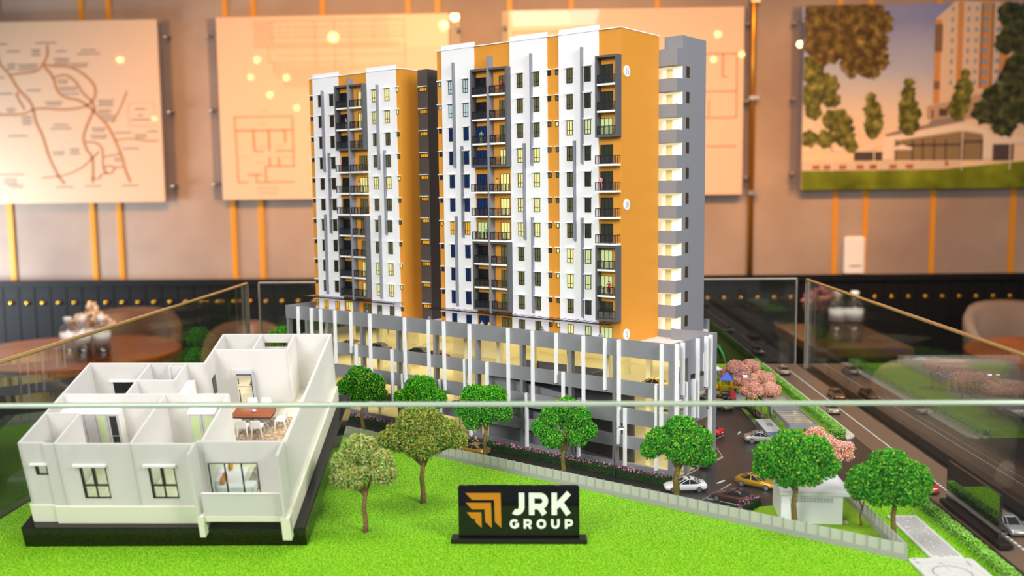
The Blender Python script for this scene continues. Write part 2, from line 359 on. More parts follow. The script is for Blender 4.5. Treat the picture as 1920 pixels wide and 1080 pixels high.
# board two: floor plans
t, w, h = poster('floor_plan_board', -1.748, -0.503, 1.318, 2.288, 'cream board printed with floor plans, behind the lower left tower')
MM = xz(-w, 35, h, 35, 0.97/1000.0)
mb = MB()
for x0, y0, x1, y1 in ((247, 62, 1075, 62), (1075, 62, 1075, 320), (247, 62, 247, 200), (247, 200, 1075, 200), (320, 200, 320, 285), (350, 285, 350, 350), (320, 285, 760, 285), (345, 62, 345, 200), (580, 62, 580, 330), (690, 62, 690, 330), (780, 62, 780, 330), (905, 62, 905, 200), (345, 150, 1075, 150), (345, 320, 1075, 320)):
    stroke2(mb, [(x0, y0), (x1, y1)], 5, MM, 0, 0.0006)
for x in range(365, 1075, 42):
    for y in (95, 125, 245, 300): stroke2(mb, [(x, y), (x+26, y), (x+26, y+18)], 4, MM, 0, 0.0006)
mb.build('printed_plan', M['inkpale'], t)
mb = MB().quad(MM @ Vector((247, 62, 0.0004)), MM @ Vector((345, 62, 0.0004)), MM @ Vector((345, 200, 0.0004)), MM @ Vector((247, 200, 0.0004)))
mb.quad(MM @ Vector((345, 180, 0.0004)), MM @ Vector((1045, 180, 0.0004)), MM @ Vector((1045, 208, 0.0004)), MM @ Vector((345, 208, 0.0004)))
mb.quad(MM @ Vector((350, 330, 0.0004)), MM @ Vector((760, 330, 0.0004)), MM @ Vector((760, 420, 0.0004)), MM @ Vector((410, 420, 0.0004))); mb.build('printed_shading', M['inkpale'], t)
mb = MB()
for x0, y0, x1, y1, wd in ((117, 577, 440, 577, 5), (440, 577, 440, 850, 6), (117, 577, 125, 937, 6), (117, 652, 440, 652, 8), (220, 652, 222, 765, 9), (222, 765, 275, 765, 6), (305, 652, 307, 765, 9), (395, 652, 397, 720, 9), (340, 765, 440, 765, 6), (305, 800, 305, 850, 9), (355, 800, 357, 850, 9), (280, 850, 445, 850, 6), (280, 850, 282, 935, 7), (125, 937, 180, 937, 6), (228, 895, 228, 937, 6), (228, 937, 445, 937, 6), (180, 896, 260, 896, 7)):
    stroke2(mb, [(x0, y0), (x1, y1)], wd, MM, 0, 0.0006)
mb.build('printed_unit_plan', M['inkb'], t)
mb = MB()
for y, wd in ((970, 110), (995, 110)): stroke2(mb, [(285-wd/2, y), (285+wd/2, y)], 11, MM, 0, 0.0006)
for x, y in ((280, 545), (275, 615), (150, 800), (270, 740), (370, 740), (400, 800), (250, 830)): stroke2(mb, [(x-25, y), (x+25, y)], 4, MM, 0, 0.0006)
mb.build('printed_captions', M['inkpale'], t)['kind'] = 'stuff'
# board three
t, w, h = poster('unit_plan_board', -0.19, 1.047, 1.317, 2.296, 'cream board printed with unit plans, behind the right tower', None, 0.02)
MM = xz(w, 1388, h, 20, (2*w)/437.0)
mb = MB()
for x0, y0, x1, y1, wd in ((1180, 105, 1375, 105, 2.4), (1375, 105, 1375, 222, 2.6), (1349, 105, 1349, 147, 3.4), (1349, 147, 1359, 147, 2), (1300, 174, 1375, 174, 2.4), (1300, 222, 1375, 222, 2), (1324, 190, 1324, 222, 2.5), (1320, 275, 1375, 275, 2.4), (1180, 105, 1180, 300, 2.4), (960, 60, 1170, 60, 2), (960, 60, 960, 250, 2)):
    stroke2(mb, [(x0, y0), (x1, y1)], wd, MM, 0, 0.0006)
mb.build('printed_unit_plan', M['inkb'], t)

# board four: the printed picture of the building and the pool
def grad_mat(name, stops, noise=0.0):
    m = D.materials.new(name); m.use_nodes = True; nt = m.node_tree; p = nt.nodes['Principled BSDF']; p.inputs['Roughness'].default_value = 0.4; p.inputs['Coat Weight'].default_value = 1.0; p.inputs['Coat Roughness'].default_value = 0.03
    tc = nt.nodes.new('ShaderNodeTexCoord'); sp = nt.nodes.new('ShaderNodeSeparateXYZ'); nt.links.new(tc.outputs['Generated'], sp.inputs[0])
    n = nt.nodes.new('ShaderNodeTexNoise'); n.inputs['Scale'].default_value = 4; n.inputs['Detail'].default_value = 5; nt.links.new(tc.outputs['Generated'], n.inputs['Vector'])
    a = nt.nodes.new('ShaderNodeMath'); a.operation = 'MULTIPLY_ADD'; a.inputs[1].default_value = noise; nt.links.new(n.outputs['Fac'], a.inputs[0]); nt.links.new(sp.outputs['Z'], a.inputs[2])
    r = nt.nodes.new('ShaderNodeValToRGB'); els = r.color_ramp.elements
    while len(els) < len(stops): els.new(0.5)
    for e, (pos, c) in zip(els, stops): e.position = pos; e.color = (*hexc(c), 1)
    nt.links.new(a.outputs[0], r.inputs['Fac']); nt.links.new(r.outputs['Color'], p.inputs['Base Color']); return m
M['psky'] = grad_mat('print_sky', [(0.25, 'F2D2A8'), (0.5, 'DCCBB4'), (0.75, 'A9B2C4'), (1.0, '7B86B8')], 0.18)
t, w, h = poster('picture_board', 1.358, 2.75, 1.338, 2.294, 'board printed with a picture of apartments, trees and a pool, at the far right', M['psky'])
KP = 0.956/1000.0; MM = xz(-w, 62, h, 40, KP)
ptree = {k: ramp_mat('print_tree_'+k, 26, st, 0.4, 6) for k, st in {'dark': [(0.35, '3A2A14'), (0.5, '5A4A22'), (0.62, '7A6A34'), (0.75, 'A89058')], 'green': [(0.35, '3E3E1C'), (0.5, '5E6228'), (0.65, '8A8A42'), (0.8, 'B8AC6A')], 'deep': [(0.35, '22281C'), (0.5, '3A4228'), (0.65, '5A6038'), (0.8, '8A8A5A')]}.items()}
pg = ramp_mat('print_lawn', 5, [(0.3, '4E5A10'), (0.5, '70801A'), (0.7, '8FA02A')], 0.4, 5)
pflat = {k: mat('print_'+k, c, 0.4, coat=1.0) for k, c in {'wall': 'D9BFA2', 'shade': 'B89878', 'orange': 'C98A3E', 'brown': '7A5638', 'blue': '7E96A8', 'roof': '8E7C72', 'white': 'E9D9C4', 'glass': '8A7448', 'dark': '4A3828', 'red': 'B0643C', 'terrace': 'D9C4A8'}.items()}
def ppoly(name, mt, polys, z):
    mb = MB()
    for pl in polys: mb.add([MM @ Vector((x, y, z)) for x, y in pl], [tuple(reversed(range(len(pl))))])
    o = mb.build(name, mt, t)
    if len(polys) > 1: o['kind'] = 'stuff'
def prect(x0, y0, x1, y1): return [(x0, y0), (x1, y0), (x1, y1), (x0, y1)]
ppoly('printed_lawn', pg, [[(62, 935), (400, 930), (800, 935), (1284, 893), (1440, 885), (1440, 1040), (62, 1040)]], 0.0006)
ppoly('printed_terrace', pflat['terrace'], [[(62, 880), (500, 885), (930, 890), (930, 915), (700, 935), (62, 935)]], 0.0008)
ppoly('printed_tower', pflat['wall'], [[(765, 125), (870, 30), (1200, 42), (1200, 560), (765, 575)]], 0.0006)
ppoly('printed_tower_bands', pflat['orange'], [prect(765, 125, 800, 575), prect(885, 35, 915, 560), prect(1005, 40, 1075, 500), prect(1110, 42, 1160, 470)], 0.0009)
ppoly('printed_tower_shade', pflat['brown'], [prect(765, 150, 806, 300), prect(1010, 45, 1018, 490), prect(1068, 45, 1078, 490), prect(765, 455, 800, 500)], 0.0012)
ppoly('printed_windows', pflat['blue'], [prect(x, y, x+wd, y+24) for x, wd in ((850, 14), (935, 14), (978, 14), (1018, 34), (1090, 30)) for y in range(60, 480, 56)], 0.0014)
ppoly('printed_podium', pflat['shade'], [[(735, 590), (860, 565), (1000, 530), (1284, 560), (1284, 660), (735, 660)]], 0.0010)
ppoly('printed_podium_void', pflat['dark'], [prect(800, 605, 845, 645), prect(1098, 800, 1210, 890), prect(760, 610, 770, 655)], 0.0012)
ppoly('printed_roof', pflat['roof'], [[(510, 742), (600, 715), (740, 690), (760, 665), (920, 645), (945, 672), (760, 705), (520, 752)]], 0.0016)
ppoly('printed_pavilion', pflat['white'], [[(500, 755), (930, 690), (1060, 720), (1095, 750), (1095, 885), (1040, 885), (1040, 745), (930, 720), (570, 775), (550, 880), (500, 880)], prect(1095, 760, 1284, 800)], 0.0018)
ppoly('printed_glazing', pflat['glass'], [[(570, 778), (930, 728), (1040, 748), (1040, 885), (570, 880)]], 0.0014)
ppoly('printed_mullions', pflat['dark'], [prect(x, 770, x+8, 885) for x in (568, 660, 715, 775, 838, 922, 935, 1035)]+[prect(570, 795, 930, 806), prect(935, 780, 1040, 792)], 0.0020)
ppoly('printed_parasols', pflat['white'], [[(545, 815), (605, 795), (662, 815), (660, 825), (548, 825)], [(360, 825), (420, 808), (480, 825)], [(170, 828), (240, 803), (310, 828)], [(62, 830), (90, 812), (125, 830)]]+[prect(x, 690, x+6, 940) for x in (222, 452, 928, 1188)], 0.0022)
ppoly('printed_loungers', pflat['red'], [prect(x, 905, x+40, 928) for x in (120, 180, 265, 360, 430, 540, 630)]+[prect(840, 890, 860, 915)], 0.0022)
ppoly('printed_hut', pflat['dark'], [prect(345, 835, 500, 882)], 0.0010)
def blobs(name, mt, circ, z):
    r = random.Random(len(circ)*7+int(z*1e5)); mb = MB()
    for k, (x, y, rr) in enumerate(circ):
        pl = [(max(62, x+rr*(0.72+0.38*r.random())*math.cos(-2*PI*i/22)), y+rr*(0.72+0.38*r.random())*math.sin(-2*PI*i/22)) for i in range(22)]
        mb.add([MM @ Vector((px, max(40, min(1035, py)), z+0.00015*k)) for px, py in pl], [tuple(range(22))])
    mb.build(name, mt, t)
blobs('printed_foliage', ptree['dark'], [(110, 120, 120), (250, 110, 130), (390, 110, 110), (470, 140, 75), (180, 240, 130), (330, 250, 110), (440, 260, 85), (470, 340, 60), (390, 360, 70), (320, 350, 70), (430, 400, 45), (320, 400, 35)], 0.0024)
blobs('printed_foliage', ptree['green'], [(110, 380, 80), (190, 470, 70), (110, 520, 80), (220, 550, 50), (120, 610, 50)], 0.0024)
blobs('printed_foliage', ptree['green'], [(250, 660, 80), (290, 740, 65), (190, 760, 55), (100, 760, 50), (330, 800, 40), (430, 540, 32), (440, 600, 52), (450, 670, 60), (445, 720, 45)], 0.0024)
blobs('printed_foliage', ptree['green'], [(635, 460, 30), (630, 520, 45), (630, 580, 55), (640, 640, 68), (640, 690, 60), (935, 420, 30), (930, 490, 55), (915, 560, 65), (900, 610, 60)], 0.0024)
blobs('printed_foliage', ptree['deep'], [(1170, 110, 80), (1240, 200, 130), (1150, 250, 70), (1220, 420, 120), (1120, 560, 100), (1230, 600, 110), (1050, 620, 80), (1150, 690, 80), (1300, 100, 100), (1320, 350, 120), (1330, 600, 120), (1400, 800, 70)], 0.0030)

# small white box on the wall
t = empty('white_box', (1.653, WY, 0.99), 0, 'small white box fixed low on the back wall below the picture', 'box')
MB().bbox(-0.055, 0.055, -0.05, 0, -0.098, 0.098, 0.012).build('case', M['acryl'], t); MB().box(-0.03, 0.03, -0.053, -0.05, -0.06, -0.055).build('slot', M['ink'], t)

# pendant bulbs behind the photographer, mirrored in the glossy boards
M['bulb'] = mat('bulb', 'FFE2B8', 0.3, emit=90.0, ecol='FFC070')
for i, (px, py, r) in enumerate(((225, 112, .03), (482, 112, .03), (625, 70, .055), (470, 145, .024), (537, 146, .03), (506, 178, .028), (556, 202, .024), (832, 48, .05), (852, 30, .05), (1346, 64, .032), (1392, 102, .032), (1338, 111, .028), (1502, 82, .035), (290, 222, .02))):
    yb = -1.0; p = at_y(px, py, 2*(WY-0.055)-yb); p.y = yb
    t = empty('pendant_bulb', p, 0, 'small warm pendant bulb hanging behind the viewer', 'lamp', 'pendant bulbs behind the viewer')
    MB().sphere((0, 0, 0), r, n=10, m=6).build('bulb', M['bulb'], t, True); MB().cyl((0, 0, r+0.2), (0, 0, 1), 0.004, 0.4, 6).build('cord', M['black'], t)
# ------------------------------------------------------------------ furniture behind the display
M['leather'] = mat('taupe_leather', '6B5142', 0.42, var=(3, 0.15)); M['leatherpale'] = mat('beige_leather', '8E7D70', 0.32, var=(3, 0.12)); M['leatherdark'] = mat('dark_leather', '2E2B29', 0.4)
M['wood'] = mat('orange_wood', '9A4A14', 0.30, spec=0.35, var=(6, 0.18)); M['woodd'] = mat('brown_wood', '5E3A1C', 0.3, coat=0.2, var=(6, 0.2))
M['bottle'] = glass_mat('bottle_plastic', (0.94, 0.94, 0.93), 0.16, 1.4); M['water'] = glass_mat('water', (0.88, 0.87, 0.85), 0.08)
M['label'] = mat('bottle_label', 'F4ECE6', 0.6); M['bcap'] = mat('bottle_cap', 'F0E4DC', 0.5)
def tub_chair(loc, rz, label, m, w=0.27, top=0.78, deep=0.27):
    t = empty('tub_chair', loc, rz, label, 'chair')            # local -y is the open front, back at +y
    mb = MB(); rs = []
    n = 15
    for i in range(n):
        a = math.radians(-105+210*i/(n-1)); c = abs(i/(n-1)*2-1)
        zt = top-0.16*c**2.5; x, y = math.sin(a)*w, math.cos(a)*deep
        xi, yi = math.sin(a)*(w-0.045), math.cos(a)*(deep-0.045)
        rs.append([(x*0.92, y*0.92, 0.36), (x, y, 0.55), (x*1.02, y*1.06, zt-0.03), (x*0.97, y*1.02, zt), (xi, yi, zt-0.02), (xi*0.97, yi*0.97, 0.55), (xi*0.95, yi*0.95, 0.38)])
    mb.rings(rs).build('backrest', m, t, True)
    MB().bbox(-w+0.05, w-0.05, -0.26, deep-0.06, 0.36, 0.46, 0.03).build('seat', m, t, True)
    for sx in (-1, 1):
        for sy in (-1, 1): MB().tube([(sx*0.15, sy*0.14, 0.37), (sx*0.21, sy*0.21, 0.0)], [0.018, 0.011], 8).build('leg', M['black'], t, True)
    return t
tub_chair((-2.07, 4.50, 0), 0, 'brown leather tub chair facing us behind the round table on the left', M['leather'], 0.295, 0.785)
tub_chair((-1.93, 3.22, 0), PI, 'dark leather chair with its back to us, at the far left edge', M['leatherdark'], 0.28, 0.80)
tub_chair((-1.40, 4.35, 0), 0.3, 'brown chair whose round top shows in the gap between the left and back glass', M['leather'], 0.2, 0.735)
tub_chair((2.23, 4.42, 0), 0.1, 'pale leather chair with a wide back beside the right edge, under the row of studs', M['leatherpale'], 0.29, 0.80)
tub_chair((1.40, 3.36, 0), PI-0.2, 'taupe chair with its back to us, seen through the right glass beside the water bottles', M['leatherpale'], 0.24, 0.80)
def round_table(loc, r, z, label):
    t = empty('round_table', loc, 0, label, 'table')
    MB().lathe([(r-0.012, z-0.035), (r, z-0.03), (r, z-0.006), (r-0.008, z)], n=40).build('tabletop', M['wood'], t)
    MB().lathe([(0.035, 0.02), (0.03, 0.3), (0.04, z-0.035)], n=14).build('pedestal', M['black'], t, True)
    MB().lathe([(0.24, 0), (0.24, 0.015), (0.05, 0.03)], n=24).build('foot', M['black'], t)
round_table((-1.99, 3.85, 0), 0.45, 0.712, 'round orange wood table carrying a group of small water bottles on the left')
round_table((2.11, 3.83, 0), 0.41, 0.69, 'round orange wood table at the right edge, in front of the pale leather chair')
t = empty('side_table', (1.24, 4.05, 0), 0, 'brown wooden table carrying two water bottles, right of the tower', 'table')
MB().box(-0.19, 0.19, -0.33, 0.34, 0.69, 0.73).build('tabletop', M['woodd'], t, bevel=0.006)
for sx in (-1, 1):
    for sy in (-1, 1): MB().box(sx*0.16-0.02, sx*0.16+0.02, sy*0.29-0.02, sy*0.29+0.02, 0, 0.69).build('leg', M['steel'], t)
def bottle_tree(h, r, label, group, loc):
    t = empty('water_bottle', loc, 0, label, 'bottle', group)
    MB().lathe([(r*0.9, 0), (r, 0.01*h), (r, 0.30*h), (r*0.95, 0.33*h), (r, 0.36*h), (r, 0.68*h), (r*0.8, 0.78*h), (r*0.42, 0.86*h), (r*0.42, 0.9*h)], n=18).build('shell', M['bottle'], t, True)
    MB().lathe([(r*0.86, 0.012*h), (r*0.95, 0.02*h), (r*0.95, 0.29*h)], n=16).build('water', M['water'], t, True)
    MB().lathe([(r*1.01, 0.42*h), (r*1.01, 0.66*h)], n=18).build('label_band', M['label'], t, True)
    MB().lathe([(r*0.5, 0.89*h), (r*0.5, 0.985*h), (r*0.44, h)], n=14).build('cap', M['bcap'], t, True)
    return t
for x, y, lb in ((-1.862, 3.62, 'small water bottle, left of the front three on the left round table'), (-1.797, 3.60, 'small water bottle, middle of the front three on the left round table'), (-1.728, 3.62, 'small water bottle, right of the front three on the left round table'), (-1.835, 3.69, 'small water bottle behind the left and middle ones on the left round table'), (-1.765, 3.69, 'small water bottle behind the middle and right ones on the left round table')):
    bottle_tree(0.172, 0.031, lb, 'small bottles on the left round table', (x, y, 0.712))
for x, lb in ((1.178, 'tall water bottle on the brown table, nearer the flowers'), (1.247, 'tall water bottle on the brown table, right of its twin')):
    bottle_tree(0.205, 0.033, lb, 'tall bottles on the brown table', (x, 3.88, 0.73))
def flakes(name, pts, size, cols, parent, seed, loc=None, squash=0.6, jitter=0.5):   # countless small clumps as one mesh, colour kept per clump
    rng = np.random.default_rng(seed); pts = np.asarray(pts, float); n = len(pts)
    base = np.array([(1,0,0),(-1,0,0),(0,1,0),(0,-1,0),(0,0,1),(0,0,-1)], float)
    q = rng.normal(size=(n, 4)); q /= np.linalg.norm(q, axis=1)[:, None]; w, x, y, z = q.T
    Rm = np.stack([np.stack([1-2*(y*y+z*z), 2*(x*y-z*w), 2*(x*z+y*w)], -1), np.stack([2*(x*y+z*w), 1-2*(x*x+z*z), 2*(y*z-x*w)], -1), np.stack([2*(x*z-y*w), 2*(y*z+x*w), 1-2*(x*x+y*y)], -1)], 1)
    s = size*(1-jitter+2*jitter*rng.random((n, 1, 1))); b = base[None]*np.array([1, 1, squash])*(0.7+0.6*rng.random((n, 6, 1)))
    v = np.einsum('nij,nkj->nki', Rm, b*s)+pts[:, None, :]
    f = np.array([(0,2,4),(2,1,4),(1,3,4),(3,0,4),(2,0,5),(1,2,5),(3,1,5),(0,3,5)])
    F = (f[None]+6*np.arange(n)[:, None, None]).reshape(-1)
    me = D.meshes.new(name); me.vertices.add(6*n); me.vertices.foreach_set('co', v.reshape(-1)); me.loops.add(24*n); me.loops.foreach_set('vertex_index', F)
    me.polygons.add(8*n); me.polygons.foreach_set('loop_start', np.arange(0, 24*n, 3)); me.polygons.foreach_set('loop_total', np.full(8*n, 3))
    me.update(calc_edges=True)
    cols = np.array([hexc(c) for c in cols]); ci = cols[rng.integers(0, len(cols), n)]*(0.86+0.28*rng.random((n, 1)))
    ca = me.color_attributes.new('tint', 'FLOAT_COLOR', 'POINT'); ca.data.foreach_set('color', np.repeat(np.concatenate([ci, np.ones((n, 1))], 1), 6, axis=0).reshape(-1))
    me.materials.append(M['foliage']); o = inst(name, me, parent, loc); o['kind'] = 'stuff'; return o
def ballpts(lobes, n, seed, inner=0.8, up=0.15):
    rng = np.random.default_rng(seed); out = []; tot = sum(l[3]**2 for l in lobes)
    for cx, cy, cz, r, *sq in lobes:
        k = max(8, int(n*r*r/tot)); d = rng.normal(size=(k, 3)); d /= np.linalg.norm(d, axis=1)[:, None]; d[:, 2] += up; d /= np.linalg.norm(d, axis=1)[:, None]
        rr = r*(inner+(1.02-inner)*rng.random((k, 1))**0.6); rr = rr*(1+0.13*np.sin(d[:, :1]*9+cx*400)*np.cos(d[:, 1:2]*8+cz*300)+0.07*np.sin(d[:, 2:3]*17+cx*900)*np.sin(d[:, :1]*19))
        d = d*rr; d[:, 2] *= (sq[0] if sq else 0.85); out.append(d+np.array([cx, cy, cz]))
    return np.concatenate(out)
t = empty('dried_flowers', (-1.83, 3.76, 0.712), 0, 'pale dried flowers in a vase behind the small bottles on the left', 'flowers')
MB().lathe([(0.02, 0), (0.03, 0.04), (0.022, 0.09), (0.026, 0.11)], n=14).build('vase', M['acryl'], t, True)
flakes('blossom', ballpts([(0, 0, 0.155, 0.035), (-0.045, 0, 0.135, 0.035), (0.03, 0, 0.14, 0.03), (0.06, 0, 0.12, 0.025), (0, 0, 0.19, 0.022)], 420, 3), 0.009, ['F3D3B4', 'EEBF96', 'F7E4CF', 'D9A878'], t, 3)
t = empty('pink_flowers', (1.14, 3.97, 0.73), 0, 'pink flowers in a vase behind the two tall bottles', 'flowers')
MB().lathe([(0.025, 0), (0.035, 0.05), (0.022, 0.1), (0.026, 0.12)], n=14).build('vase', M['leatherdark'], t, True)
flakes('blossom', ballpts([(0, 0, 0.17, 0.045), (-0.04, 0, 0.15, 0.035), (0.04, 0, 0.17, 0.03)], 300, 4), 0.011, ['C46A72', 'D98A8C', 'B0505C', '6C6A2A'], t, 4)
t = empty('table_lamp', (2.11, 3.98, 0.69), 0, 'white cone lampshade cut by the right edge', 'lamp')
MB().lathe([(0.125, 0.155), (0.085, 0.33), (0.083, 0.33), (0.122, 0.155)], n=24).build('lamp_shade', M['acryl'], t, True)
MB().lathe([(0.05, 0), (0.05, 0.012), (0.008, 0.02), (0.008, 0.3)], n=14).build('base', M['black'], t, True)

# ------------------------------------------------------------------ display plinth, base board, glass barriers
M['plinth'] = mat('plinth_black', '0B0C0D', 0.35)
t = empty('display_plinth', (0, 0, 0), 0, 'black plinth that carries the whole scale model', 'plinth')
MB().box(-0.566, 0.486, 0.705, 1.75, 0.08, ZG-0.006).build('body', M['plinth'], t); MB().box(-0.53, 0.45, 0.75, 1.71, 0, 0.08).build('foot', M['black'], t)
t = tag(MB().box(-0.5405, 0.449, 0.738, 1.717, -0.006, 0).build('base_board', M['asphalt'], None, loc=(0, 0, ZG)), 'dark asphalt-coloured base board under the streets of the model', 'board')
HT = ZC-0.1637
def pane(name, x0, x1, y0, y1, label, edge, m, vert=None):
    t = empty(name, ((x0+x1)/2, (y0+y1)/2, ZG-0.006), 0, label, 'glass panel'); cx, cy = (x0+x1)/2, (y0+y1)/2
    h = HT-ZG+0.006; e = 0.0035
    MB().box(x0-cx, x1-cx, y0-cy, y1-cy, 0, h-e).build('pane', m, t)
    MB().box(x0-cx, x1-cx, y0-cy, y1-cy, h-e, h).build('top_edge', edge, t, bevel=0.0012)
    if vert:
        for v in vert:
            a = v
            if x1-x0 > y1-y0: MB().box(a-0.0012-cx, a+0.0012-cx, y0-cy-0.0003, y1-cy+0.0003, 0, h-e).build('side_edge', M['edgepale'], t)
            else: MB().box(x0-cx-0.0003, x1-cx+0.0003, a-0.0012-cy, a+0.0012-cy, 0, h-e).build('side_edge', M['edgepale'], t)
    return t
pane('glass_barrier', -0.5475, -0.5416, 0.74, 1.712, 'left glass barrier with a top edge tinted like reflected warm light, beside the cutaway flat', M['edgewarm'], M['pane'], [1.711])
pane('glass_barrier', 0.461, 0.4668, 0.74, 1.706, 'right glass barrier with a top edge tinted like reflected warm light, mirroring the road', M['edgewarm'], M['pane'], [1.705])
pane('glass_barrier', -0.527, 0.4512, 1.722, 1.728, 'back glass barrier behind the towers', M['edgepale'], M['pane'], [-0.526, 0.450])
pane('glass_barrier', -0.54, 0.458, 0.7225, 0.7285, 'front glass barrier crossing the whole picture with a pale green top edge', M['edgegreen'], M['panefront'])

# ------------------------------------------------------------------ ground of the model
def slab(name, poly, z0, z1, m, label, cat, kind=None):
    t = tag(MB().prism(poly, z0, z1).build(name, m, None, loc=(0, 0, ZG)), label, cat)
    if kind: t['kind'] = kind
    return t
def bp(bx, by): p = B(bx, by); return (p.x, p.y)
FA = Vector((0.3045, 0.7963, 0)); FD = EX          # right end and direction of the long fence
fl = FA-EX*1.045
slab('lawn', [(-0.5395, 0.739), (0.3755, 0.739), (0.3755, 0.997), (0.307, 1.0), (0.307, 0.80), (FA.x, FA.y-0.001), (fl.x, fl.y)], 0, 0.0012, M['grass'], 'bright green lawn filling the front of the model', 'lawn', 'stuff')
slab('lawn', [bp(0.100, -0.078), bp(0.2655, -0.078), bp(0.166, 0.058), bp(0.118, 0.024), bp(0.128, -0.005), bp(0.085, -0.052)], 0, 0.001, M['lawn2'], 'small olive lawn around the white flat-roofed hut', 'lawn', 'stuff')
slab('lawn', [(0.283, 1.201), (0.3785, 1.2005), (0.3785, 1.716), (0.10, 1.716), (0.215, 1.50), (0.24, 1.428), (0.281, 1.388)], 0, 0.001, M['lawn2'], 'grass strip between the drive and the road, under the pink trees', 'lawn', 'stuff')
slab('lawn', [(-0.5395, 1.43), (fl.x+0.03, fl.y+0.01), bp(-0.68, -0.02), bp(-0.70, 0.22), (-0.30, 1.716), (-0.5395, 1.716)], 0, 0.001, M['grass'], 'lawn in the back left corner of the model', 'lawn', 'stuff')
slab('road', [(0.3915, 0.739), (0.4485, 0.739), (0.4485, 1.7165), (0.3915, 1.7165)], 0, 0.0006, M['road'], 'asphalt road tinted brown like the mirrored wall along the right glass barrier', 'road')
rc = [(0.3925-0.0138*(1-math.cos(a)), 1.215-0.015*math.sin(a)) for a in [0, .4, .8, 1.2, 1.57]]
slab('pavement', [(0.3785, 1.7165), (0.3785, 1.21)]+list(reversed([(x, y-0.004) for x, y in rc]))+[(0.3925, 1.7165)], 0, 0.0022, M['paver'], 'pale pavement beside the far stretch of hedge', 'pavement')
slab('pavement', [(0.3755, 0.739), (0.3835, 0.739), (0.3830, 0.988), (0.3755, 0.995)], 0, 0.0022, M['paver'], 'pale pavement beside the near stretch of hedge', 'pavement')
t = empty('lane_marking', (0.4175, 0, ZG+0.0006), 0, 'dashed white centre line of the road', 'road marking')
dm = MB().box(-0.0011, 0.0011, -0.0021, 0.0021, 0, 0.0004).mesh('dash', M['line'])
for i in range(129): inst('dash', dm, t, (0.0034*((i/128)-0.3)*2, 0.748+i*0.0075, 0))
t = empty('lane_marking', (0, 0, ZG), 0, 'white kerb line and bay lines of the drive beside the car park', 'road marking')
mb = MB()
def gline(a, b, w=0.0008):
    a = Vector((a[0], a[1], 0)); b = Vector((b[0], b[1], 0)); d = (b-a).normalized(); n = Vector((-d.y, d.x, 0))*w/2
    return MB().rings([[a+n, a-n, b-n, b+n], [p+Vector((0, 0, 0.0006)) for p in (a+n, a-n, b-n, b+n)]])
for a, b in (((0.2815, 1.377), (0.280, 1.218)), (bp(0.001, -0.004), bp(0.001, 0.12)), *[(tuple(at_z(*a, ZG))[:2], tuple(at_z(*b, ZG))[:2]) for a, b in (((1350, 808), (1356.7, 816)), ((1356.7, 816), (1343, 822.5)), ((1344, 840.5), (1355.3, 858)), ((1355.3, 858), (1344, 864)))],
    (bp(0.055, -0.058), bp(0.055, 0.03)), (bp(0.055, -0.002), bp(0.103, -0.002)), (bp(0.055, -0.029), bp(0.10, -0.029)), (bp(0.055, -0.056), bp(0.098, -0.056)), (bp(-0.455, -0.045), bp(-0.43, -0.045)), (bp(-0.155, -0.052), bp(-0.135, -0.052))):
    gline(a, b).build('line', M['linedim'], t)
for c, rz in ((B(0.043, 0.03), PSI+1.4), (B(-0.03, 0.235), PSI+1.75)):
    MB().prism([(-0.007, -0.0008), (0.003, -0.0008), (0.003, -0.002), (0.008, 0), (0.003, 0.002), (0.003, 0.0008), (-0.007, 0.0008)], 0, 0.0006).build('arrow', M['line'], t, loc=(c.x, c.y, 0), rz=rz)
slab('forecourt_terrace', [(0.13, 1.47), (0.20, 1.425), (0.232, 1.43), (0.258, 1.455), (0.262, 1.49), (0.20, 1.56)], 0, 0.006, M['grey'], 'low curved grey terrace wall behind the podium', 'terrace')
slab('sand_terrace', [(0.13, 1.475), (0.20, 1.43), (0.229, 1.434), (0.254, 1.457), (0.257, 1.489), (0.20, 1.553)], 0.006, 0.0068, mat('sand', 'D9C2A6', 0.8, var=(120, 0.1)), 'pale sand deck on the curved terrace', 'terrace')
M['pool'] = mat('pool_blue', '4A62E8', 0.08, emit=0.35, ecol='5A6CFF')
slab('pool', [(0.225, 1.585), (0.272, 1.57), (0.276, 1.62), (0.228, 1.632)], 0, 0.0025, M['pool'], 'small blue pool behind the pink trees', 'pool')
def parasol(x, y, lab):
    t = empty('parasol', (x, y, ZG), 0, lab, 'parasol', 'white parasols by the pool')
    MB().lathe([(0.011, 0.020), (0.0005, 0.026)], n=10).build('canopy', M['white'], t); MB().cyl((0, 0, 0.011), (0, 0, 1), 0.0006, 0.022, 6).build('pole', M['white'], t)
parasol(0.278, 1.648, 'white parasol at the far side of the pool'); parasol(0.256, 1.640, 'white parasol at the back left of the pool'); parasol(0.279, 1.565, 'white parasol at the near right corner of the pool')

# fences: base, posts and frosted panels one by one
def fence(a, d, n, step, label, h=0.0155, hb=0.0062, z=0.0):
    t = empty('glass_fence', a, math.atan2(d.y, d.x), label, 'fence'); L = n*step
    MB().box(0, L, -0.0012, 0.0012, 0, hb).build('plinth_rail', M['fence'], t)
    pm = MB().box(-0.0005, 0.0005, -0.0008, 0.0008, hb, h+0.0006).mesh('post', M['fence']); gm = MB().box(0.0007, step-0.0007, -0.00035, 0.00035, hb, h).mesh('panel', M['fencepanel'])
    for i in range(n+1): inst('post', pm, t, (i*step, 0, 0))
    for i in range(n): inst('panel', gm, t, (i*step, 0, 0))
    return t
fence(Vector((FA.x, FA.y, ZG)), -EX, 96, 0.01085, 'long frosted fence along the back of the front lawn')
fence(Vector((0.3045, 0.7963, ZG)), Vector((0, 1, 0)), 19, 0.0108, 'short frosted fence running back from the corner beside the white plaque')
